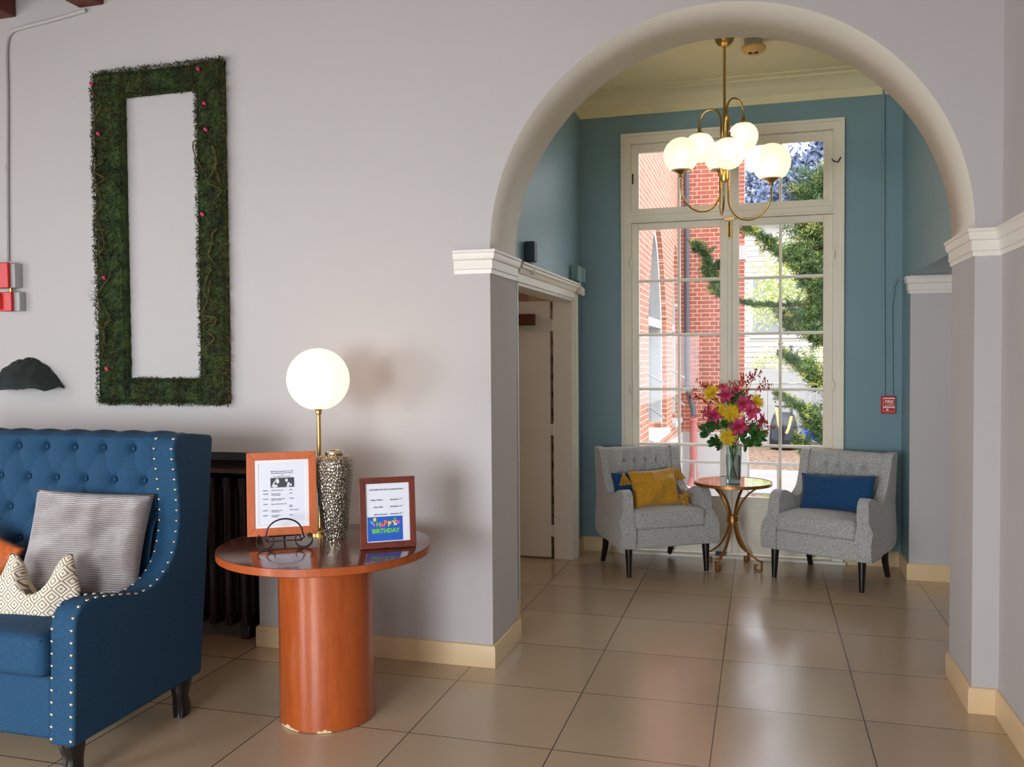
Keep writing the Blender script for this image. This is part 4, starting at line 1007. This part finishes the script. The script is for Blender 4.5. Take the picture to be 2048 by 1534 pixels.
text('lettering', 'BIRTHDAY', .0245, (-.010, -.0042, .064), (PI/2, 0, 0), M['ink_grn'], cdp, 'CENTER', bold=.0012)
for x, z, r, cc in ((-.056,.121,.007,'ink_yel'),(-.066,.107,.005,'ink_cya'),(-.059,.099,.005,'ink_pnk'),(.030,.120,.004,'ink_grn'),(.044,.106,.007,'ink_pnk'),(.034,.098,.004,'ink_whi'),(-.072,.112,.004,'ink_cya')):
    q = MB(); disc(q, x, z, r, r*1.15, -.0043); q.build('balloon', M[cc], cdp, recalc=False, smooth=False)
sb = MB(); sb.strip([(0, .012, .20), (0, .11, .004)], .05, .004, (1,0,0)); sb.build('stand_strut', M['iron'], f2)

# ================================================================== GREY ARMCHAIRS
TW = M['tweed']
side_prof = [(0,.205),(-.014,.25),(-.016,.31),(-.006,.355),(.018,.395),(.030,.44),(.032,.50),(.036,.55),(.052,.588),(.082,.606),(.125,.607),(.175,.592),(.225,.568),(.275,.552),(.32,.555),(.362,.578),(.398,.622),(.422,.68),(.442,.745),(.458,.81),(.470,.852),(.49,.868),(.555,.868),(.572,.85),(.575,.60),(.566,.40),(.545,.235),(.30,.208)]
def side_panel(sgn):
    mb = MB()
    P_ = [(p.x, p.y) for p in catmull([(a, b, 0) for a, b in side_prof]+[(side_prof[0][0], side_prof[0][1], 0)], 3)][:-1]
    mb.prism(P_, 'x', .272*sgn, .348*sgn)
    for v in mb.bm.verts:
        if abs(v.co.x) > .3:
            k = max(0, min(1, (.47-v.co.z)/.09)); k = k*k*(3-2*k); v.co.x += sgn*.026*k*(1 if v.co.y < .25 else .5) - sgn*.010*max(0, min(1, (v.co.z-.5)/.1))
            if v.co.y < .2: v.co.x += sgn*.006*k
        else:
            k = max(0, min(1, (.62-v.co.z)/.2)); pass
    for v in mb.bm.verts:
        v.co.x += sgn*.018*max(0, min(1, (v.co.z-.5)/.35))*max(0, min(1, (v.co.y-.3)/.2))
        if abs(v.co.x) > .3: v.co.x += sgn*.006
    return mb
def armchair(label, loc, rz):
    t = thing('armchair', label, 'armchair', loc, rz, 'grey tufted armchairs by the window')
    for s_ in (-1, 1): side_panel(s_).build('arm', TW, t, bevel=.014, seg=3)
    # tufted back
    BX = .282
    def bk(u, v):
        x = -BX+2*BX*u
        if v < .85:
            tt_ = v/.85; z = .40+(.845-.40)*tt_; y = .365+.115*tt_
            X = x/.098; Z = (z-.765)/.115; a, b = X+Z/2, X-Z/2
            h = (abs(math.sin(PI*(a+.5))*math.sin(PI*(b+.5)))) if False else 0
            # button lattice: row 0 at X half-integers, row -1 at integers
            Xs = X+.5; a, b = Xs+Z/2, Xs-Z/2; h = abs(math.sin(PI*a)*math.sin(PI*b))
            edge = min(1, (BX-abs(x))/.05)
            zk = round(Z); off = .5 if zk % 2 == 0 else 0; xk = round(X-off)+off
            rr = math.hypot((X-xk)*.098, (Z-zk)*.115)
            lim = zk <= 0 and abs(xk) < 2.2
            dim = (.022*math.exp(-(rr/.014)**2)+.010*math.exp(-(rr/.035)**2)) if lim else 0
            if z > .765:
                q = abs((X-.5-round(X-.5))*.098); pl = abs(X) < 2.1
                y += 0 - .017*(math.sin(PI*min(1, q/.049)*.5)**.35)*edge*(1-.5*(z-.765)/.08)
            else: y -= .024*min(1, h**.5)*edge
            return Vector((x, y+dim, z))
        tt_ = (v-.85)/.15*PI*.8
        X = x/.098; q = abs((X-.5-round(X-.5))*.098)
        return Vector((x, .480+.040*(1-math.cos(tt_)), .845+.022*math.sin(tt_)+(.005*math.sin(PI*min(1, q/.049)*.5)**.5-.003)*math.sin(tt_)))
    mb = MB(); mb.grid(bk, 130, 90); mb.build('backrest', TW, t, recalc=False, smooth='all')
    MB().prism([(.40,.22),(.42,.5),(.50,.84),(.51,.86),(.565,.86),(.572,.6),(.56,.4),(.54,.225)], 'x', -BX, BX).build('back_panel', TW, t, bevel=.006)
    for zk in (0, -1, -2):
        z = .765+zk*.115; y = .365+.115*(z-.40)/.445
        for k in ((-1.5, -.5, .5, 1.5) if zk % 2 == 0 else (-1, 0, 1)):
            MB().ball((k*.098, y+.018, z), .008, 10, (1,.7,1)).build('button', TW, t, smooth='all')
    MB().box((-.345, .006, .200), (.345, .50, .340)).build('seat_rail', TW, t, bevel=.016, seg=3)
    c = MB(); rbox(c, (-.272, -.012, .338), (.272, .43, .465), .026, .018, 14); so = c.build('seat_cushion', TW, t, smooth='all')
    for z in (.452, .352):
        MB().tube([(-.262, -.004, z), (0, -.0085, z+.002), (.262, -.004, z)], .0042, 6).build('piping', TW, so)
    for s_ in (-1, 1):
        MB().tube([(s_*.306, .045, .21), (s_*.308, .036, .0)], [.028, .0165], 14).build('leg', M['black'], t)
        MB().tube([(s_*.300, .49, .235), (s_*.303, .505, .12), (s_*.308, .548, .0)], [.030, .025, .019], 12).build('leg', M['black'], t)
    def warp(v):
        x, y, z = v.co; q = max(0, min(1, (z-.5)/.36))
        v.co = (x*(1-.09*max(0, min(1, y/.55))), y*1.035+.020*q*max(0, min(1, (y-.2)/.2)), z)
    for c in t.children_recursive:
        for v in c.data.vertices: warp(v)
    return t
C1 = ((.790, 2.915, 0), D(33.0)); C2 = ((1.752, 2.868, 0), D(-27.2))
armchair('grey tweed tufted armchair left of gold table holding the mustard pillow', *C1)
armchair('grey tweed tufted armchair right of gold table holding only a blue lumbar pillow', *C2)
def onchair(C, loc, rot, o):
    Mx = Matrix.Translation(C[0]) @ Matrix.Rotation(C[1], 4, 'Z') @ Matrix.Translation(loc) @ Matrix.Rotation(rot[2], 4, 'Z') @ Matrix.Rotation(rot[0], 4, 'X') @ Matrix.Rotation(rot[1], 4, 'Y')
    o.matrix_world = Mx; o.location, o.rotation_euler = Mx.to_translation(), Mx.to_euler(); return o
o = pillow(.52, .255, .12, seed=3, pull=.05, puff=3).build('lumbar_pillow', M['bluevelvet'], smooth='all')
tag(onchair(C2, (.030, .295, .597), (D(-14), D(-2), D(2)), o), 'royal blue velvet lumbar pillow across the right armchair', 'pillow')
o = pillow(.46, .24, .11, seed=4, pull=.05, puff=3).build('lumbar_pillow', M['bluevelvet'], smooth='all')
tag(onchair(C1, (-.075, .320, .595), (D(-14), D(-3), 0), o), 'royal blue lumbar pillow mostly hidden behind mustard pillow on left armchair', 'pillow')
yp = thing('throw_pillow', 'mustard yellow velvet pillow with corner tassels on the left armchair', 'pillow')
onchair(C1, (-.045, .165, .602), (D(-18), D(-3), D(-4)), yp)
pillow(.37, .28, .14, seed=12, pull=.10, wr=.012, n=30).build('pillow_cover', M['mustard'], yp, smooth='all')
for sx, sz in ((-1, 1), (1, 1), (1, -1), (-1, -1)):
    q = MB(); x, z = sx*.182, sz*.135
    if sz > 0 or sx < 0:
        e_ = (x+sx*.028, .02, z-.012); q.ball(e_, .012, 10)
        for k in range(46):
            a = random.uniform(0, 2*PI); r1 = random.uniform(.008, .052)
            q.tube([(e_[0], e_[1], e_[2]), (e_[0]+r1*.5*math.cos(a), e_[1]+r1*.4*math.sin(a), e_[2]-.03), (e_[0]+r1*math.cos(a), e_[1]+r1*.7*math.sin(a), e_[2]-.078)], .0036, 4)
    else:
        for k in range(90):
            q.ball((x+.03+random.gauss(0, .020), random.gauss(.0, .014), z+.035+random.gauss(0, .030)), .0075, 6)
    q.build('tassel', M['mustard'], yp)

# ================================================================== GOLD TABLE, VASE, FLOWERS
GX, GY, GZ = 1.206, 3.285, .632
gt = thing('side_table', 'small round gold metal table with curved strap legs between armchairs', 'table', (GX, GY, 0))
MB().lathe([(.276, GZ-.024), (.281, GZ-.022), (.281, GZ-.002), (.279, GZ), (.272, GZ-.002), (.272, GZ-.024)], 72).build('rim', M['bronze'], gt, recalc=True)
mt, n, b = nodes('polished_top'); b.inputs['Base Color'].default_value = (.16,.09,.05,1); b.inputs['Roughness'].default_value = .06; b.inputs['Coat Weight'].default_value = 1; b.inputs['Specular IOR Level'].default_value = .8
MB().lathe([(.2735, GZ-.022), (.2735, GZ-.003)], 72).build('tabletop', mt, gt)
for k in range(4):
    a = D(62+90*k); dx, dy = math.cos(a), math.sin(a); sx, sy = -dy, dx
    pr = catmull([(.205,0,GZ-.026),(.125,0,GZ-.085),(.062,0,GZ-.17),(.026,0,GZ-.27),(.028,0,.315),(.06,0,.22),(.115,0,.14),(.190,0,.085),(.225,0,.072)], 6)
    q = MB(); P_ = [(p.x*dx, p.x*dy, p.z) for p in pr]; q.strip(P_, .020, .010, (sx, sy, 0))
    sq = [(.222,.074),(.232,.074),(.232,.008),(.180,.008),(.180,.042),(.198,.042)]
    for (r0, z0), (r1, z1) in zip(sq, sq[1:]):
        rl_, rh_ = min(r0, r1)-.004, max(r0, r1)+.004; zl, zh = min(z0, z1)-.004, max(z0, z1)+.004
        q.box((rl_, -.010, zl-.0), (rh_, .010, zh), Matrix.Rotation(a, 4, 'Z'))
    q.build('leg', M['bronze'], gt, bevel=.001)
MB().lathe([(.040,.325),(.044,.327),(.044,.333),(.040,.336),(.040,.370),(.044,.373),(.044,.379),(.040,.381)], 24).build('centre_band', M['bronze'], gt)

VX, VY, VZ = 1.212, 3.20, GZ+.0005
vz = thing('flower_vase', 'tall clear square glass vase of water and stems on gold table', 'vase', (VX, VY, VZ), D(8))
def sqring(h, e=.4): return [(h*math.copysign(abs(math.cos(a))**e, math.cos(a)), h*math.copysign(abs(math.sin(a))**e, math.sin(a))) for a in [2*PI*i/32 for i in range(32)]]
def sqloft(levels):
    mb = MB(); R_ = [[mb.bm.verts.new((x, y, z)) for x, y in sqring(h)] for h, z in levels]
    for a, b in zip(R_, R_[1:]):
        for k in range(32): mb.bm.faces.new((a[k], a[(k+1) % 32], b[(k+1) % 32], b[k]))
    mb.bm.faces.new(R_[0]); return mb, R_
mb, R_ = sqloft([(.049,0),(.050,.01),(.057,.262)]); 
mb.build('glass_wall', M['vaseglass'], vz)
mb, R_ = sqloft([(.0475,.003),(.048,.03)]); mb.bm.faces.new(R_[-1]); mb.build('glass_base', M['water'], vz)
mb, R_ = sqloft([(.0465,.032),(.050,.20)]); mb.bm.faces.new(R_[-1]); mb.build('water', M['vaseglass'], vz)
st = MB(); rs = random.Random(5)
for k in range(12):
    a = rs.uniform(0, 2*PI); st.tube([(.028*math.cos(a), .028*math.sin(a), .035), (.0, .0, .14), (-.03*math.cos(a), -.03*math.sin(a), .265)], .0030, 6)
st.build('stems', M['stem'], vz)
NECK = Vector((VX, VY, VZ+.25))
def orient(c, out):
    return Matrix.Translation(c) @ Vector(out).to_track_quat('Z', 'Y').to_matrix().to_4x4()
def stemto(c, par, r=.003):
    inv = par.matrix_world.inverted(); mid = (Vector(c)+NECK)/2+Vector((0, .015, .02))
    mid = Vector((NECK.x+(c[0]-NECK.x)*.35, NECK.y+(c[1]-NECK.y)*.35+.01, NECK.z+(c[2]-NECK.z)*.6))
    q = MB(); q.tube([inv @ Vector(p) for p in catmull([NECK, mid, Vector(c)], 5)], r, 6); q.build('stem', M['stem'], par)
def fthing(name, label, cat, c, out, group):
    t = bpy.data.objects.new(name, None); COL.objects.link(t); t.matrix_world = orient(c, out); t.empty_display_size = .02
    t.location, t.rotation_euler = t.matrix_world.to_translation(), t.matrix_world.to_euler()
    bpy.context.view_layer.update(); return tag(t, label, cat, group)
def lily(label, c, out, size, m_, openn=1.0):
    t = fthing('lily', label, 'flower', c, out, 'pink lilies in the glass vase'); mb = MB()
    for k in range(6):
        a = 2*PI*k/6+rs.uniform(-.12, .12); wd = .44 if k % 2 else .58; L = size*1.14*rs.uniform(.92, 1.08)
        def f(u, v, a=a, wd=wd, L=L):
            s_ = u; w = wd*L*math.sin(PI*min(1, .08+s_*.92)**.8)**.9*(v-.5)
            r = L*(s_**1.05)*(.35+.65*openn); z = L*(.50*s_*(2-openn) - .62*openn*max(0, s_-.45)**1.6*2) - abs(v-.5)**2*L*.12 + .05*L*math.cos(PI*(v-.5))
            return Vector((r*math.cos(a)-w*math.sin(a), r*math.sin(a)+w*math.cos(a), z))
        mb.grid(f, 9, 4)
    mb.build('petals', m_, t, recalc=False, smooth='all')
    q = MB()
    for k in range(6):
        a = 2*PI*k/6+.4; q.tube([(0,0,0), (.12*size*math.cos(a), .12*size*math.sin(a), .45*size), (.22*size*math.cos(a), .22*size*math.sin(a), .62*size)], .0011, 4); q.ball((.22*size*math.cos(a), .22*size*math.sin(a), .63*size), .0032, 6)
    q.build('stamens', M['redberry'], t); stemto(c, t)
def mum(label, c, out, size):
    t = fthing('chrysanthemum', label, 'flower', c, out, 'yellow chrysanthemums in the glass vase'); mb = MB()
    for ring, (cnt, el, L) in enumerate(((26, 8, 1), (26, 22, .98), (22, 38, .9), (16, 55, .75), (9, 72, .6))):
        for k in range(cnt):
            a = 2*PI*k/cnt+ring*.4+rs.uniform(-.08, .08); e_ = D(el+rs.uniform(-6, 6)); l = 1.12*size*L*rs.uniform(.86, 1.12)
            P_ = [Vector((0,0,0)), Vector((math.cos(a)*math.cos(e_), math.sin(a)*math.cos(e_), math.sin(e_)))*l*.6, Vector((math.cos(a)*math.cos(e_*.75), math.sin(a)*math.cos(e_*.75), math.sin(e_*.75)))*l]
            mb.tube(P_, [.002, .0030, .0012], 5)
    mb.build('petals', M['mum'], t); stemto(c, t)
F = -1
lily('deep pink lily at the top centre of the bouquet facing down', (1.165,3.10,1.275), (-.1,-1,.0), .062, M['lily'])
lily('hot pink half-open lily at the top of the bouquet right of centre', (1.232,3.13,1.295), (.1,-.6,.8), .055, M['lilylight'], .4)
lily('light pink lily at the very top left of the bouquet', (1.141,3.17,1.315), (-.2,-.4,1), .058, M['lilylight'], .7)
lily('pink lily on the far left side of the bouquet', (1.075,3.09,1.129), (-.5,-1,.1), .072, M['lily'])
lily('dusky pink lily upper right of the bouquet beside the yellow mum', (1.290,3.09,1.216), (.2,-1,.3), .066, M['lily'])
lily('pink lily right of centre below the upper right lily', (1.340,3.09,1.160), (.5,-.9,.2), .066, M['lilylight'])
lily('wide open pink lily at the lower centre of the bouquet', (1.256,3.07,1.050), (.1,-1,.05), .072, M['lily'])
lily('dark pink lily drooping at the right edge of the bouquet', (1.395,3.13,1.095), (1,-.35,-.25), .066, M['lily'])
lily('pale pink lily on the far left edge pointing outward', (1.02,3.14,1.145), (-1,-.2,.2), .050, M['lilylight'])
mum('yellow chrysanthemum at the upper left of the bouquet', (1.065,3.12,1.285), (-.5,-.8,.5), .062)
mum('large yellow chrysanthemum in the middle of the bouquet', (1.200,3.07,1.148), (.05,-1,.25), .066)
mum('yellow chrysanthemum partly hidden behind the middle one', (1.123,3.11,1.160), (-.2,-1,.2), .056)
mum('yellow chrysanthemum at the upper right of the bouquet', (1.373,3.14,1.222), (.6,-.8,.5), .056)
mum('yellow chrysanthemum lowest in the bouquet above vase rim', (1.176,3.08,.976), (-.1,-1,-.1), .060)
def spray(label, c, n_=7):
    t = fthing('berry_twig', label, 'twig', c, (0,-.2,1), 'red-orange berry twigs in the glass vase'); inv = t.matrix_world.inverted(); q = MB(); r_ = MB()
    c = Vector(c); d = (c-Vector((VX, VY, 1.15))).normalized()
    for k in range(n_):
        e_ = c+Vector((rs.gauss(0, .03), rs.gauss(0, .02), rs.gauss(0, .025))); b0 = c-d*.05
        q.tube([inv @ b0, inv @ ((b0+e_)/2+Vector((rs.gauss(0,.006), 0, rs.gauss(0,.006)))), inv @ e_], .0011, 4)
        for j in range(3):
            p = inv @ (e_+Vector((rs.gauss(0,.009), rs.gauss(0,.006), rs.gauss(0,.009)))); r_.ball(p, .0050, 6, (1,1,1.6))
    q.tube([inv @ p for p in catmull([Vector((VX, VY, 1.02)), Vector((VX, VY, 1.02)).lerp(c-d*.05, .6)+Vector((0,.02,0)), c-d*.05], 4)], .0016, 5)
    q.build('twig', M['redberry'], t); r_.build('berries', M['redberry'], t)['kind'] = 'stuff'
for lb, c in (('red berry twig at the far left reaching over the muntin', (.955,3.18,1.262)), ('red berry twig at the upper left of the bouquet', (1.003,3.22,1.345)), ('red berry twig at the top left above the lilies', (1.083,3.2,1.345)), ('orange berry twig at the top centre right', (1.285,3.22,1.385)), ('tallest red berry twig at the upper right', (1.364,3.22,1.405)), ('red berry twig at the far upper right', (1.420,3.2,1.35)),
    ('orange berry cluster above the hot pink lily', (1.255,3.2,1.345)), ('dark red berry twig left below the upper left mum', (1.045,3.1,1.225)), ('small berry twig at the lower right edge', (1.435,3.1,1.064)), ('dark red berry twig in the middle left of the bouquet', (1.11,3.12,1.235)), ('dark berry twig low on the right side', (1.35,3.12,1.07)), ('orange berry cluster between the top lily and right mum', (1.32,3.17,1.29))):
    spray(lb, c, 9)
def leafsprig(label, c, n_=5, L=.07):
    t = fthing('leaf_sprig', label, 'foliage', c, (0,-.3,1), 'green leaf sprigs in the glass vase'); inv = t.matrix_world.inverted(); mb = MB(); c = Vector(c); d = (c-NECK).normalized()
    for k in range(n_):
        dd = (d+Vector((rs.gauss(0,.45), rs.gauss(-.15,.3), rs.gauss(-.1,.4)))).normalized(); sd = dd.cross(Vector((rs.gauss(0,.3),-1,rs.gauss(0,.3)))).normalized(); nn = dd.cross(sd); b0 = c-d*.03
        l = L*rs.uniform(.8, 1.25)
        mb.grid(lambda u, v: inv @ (b0+dd*l*u+sd*(v-.5)*l*.34*math.sin(PI*min(1, u*.96+.03))**.8+nn*(-.10*l*u*u+abs(v-.5)*.1*l)), 6, 4)
    mb.build('leaves', M['leaf'], t, recalc=False, smooth='all'); stemto(c-d*.03, t, .002)
for lb, c in (('leaf sprig at the lower left over the muntin', (1.025,3.1,1.010)), ('leaf sprig left below the left lily', (1.08,3.09,1.05)), ('leaf sprig hanging low left of the vase', (1.085,3.08,.945)), ('leaf sprig beside the lowest mum', (1.125,3.09,.93)), ('leaf sprig low right of the vase', (1.365,3.08,.950)), ('pale leaf sprig right of the lowest lily', (1.385,3.12,.995)),
    ('leaf sprig just right of the vase rim', (1.305,3.07,.935)), ('dark leaf sprig in the middle between the mums', (1.15,3.12,1.06)), ('dark leaf sprig behind the lower lily', (1.27,3.14,1.0)), ('leaf sprig right of centre below the lilies', (1.33,3.12,1.03)), ('leaf sprig behind the middle mum', (1.22,3.16,1.20)), ('leaf sprig between the top lilies', (1.24,3.17,1.24))):
    leafsprig(lb, c, 13, .088)
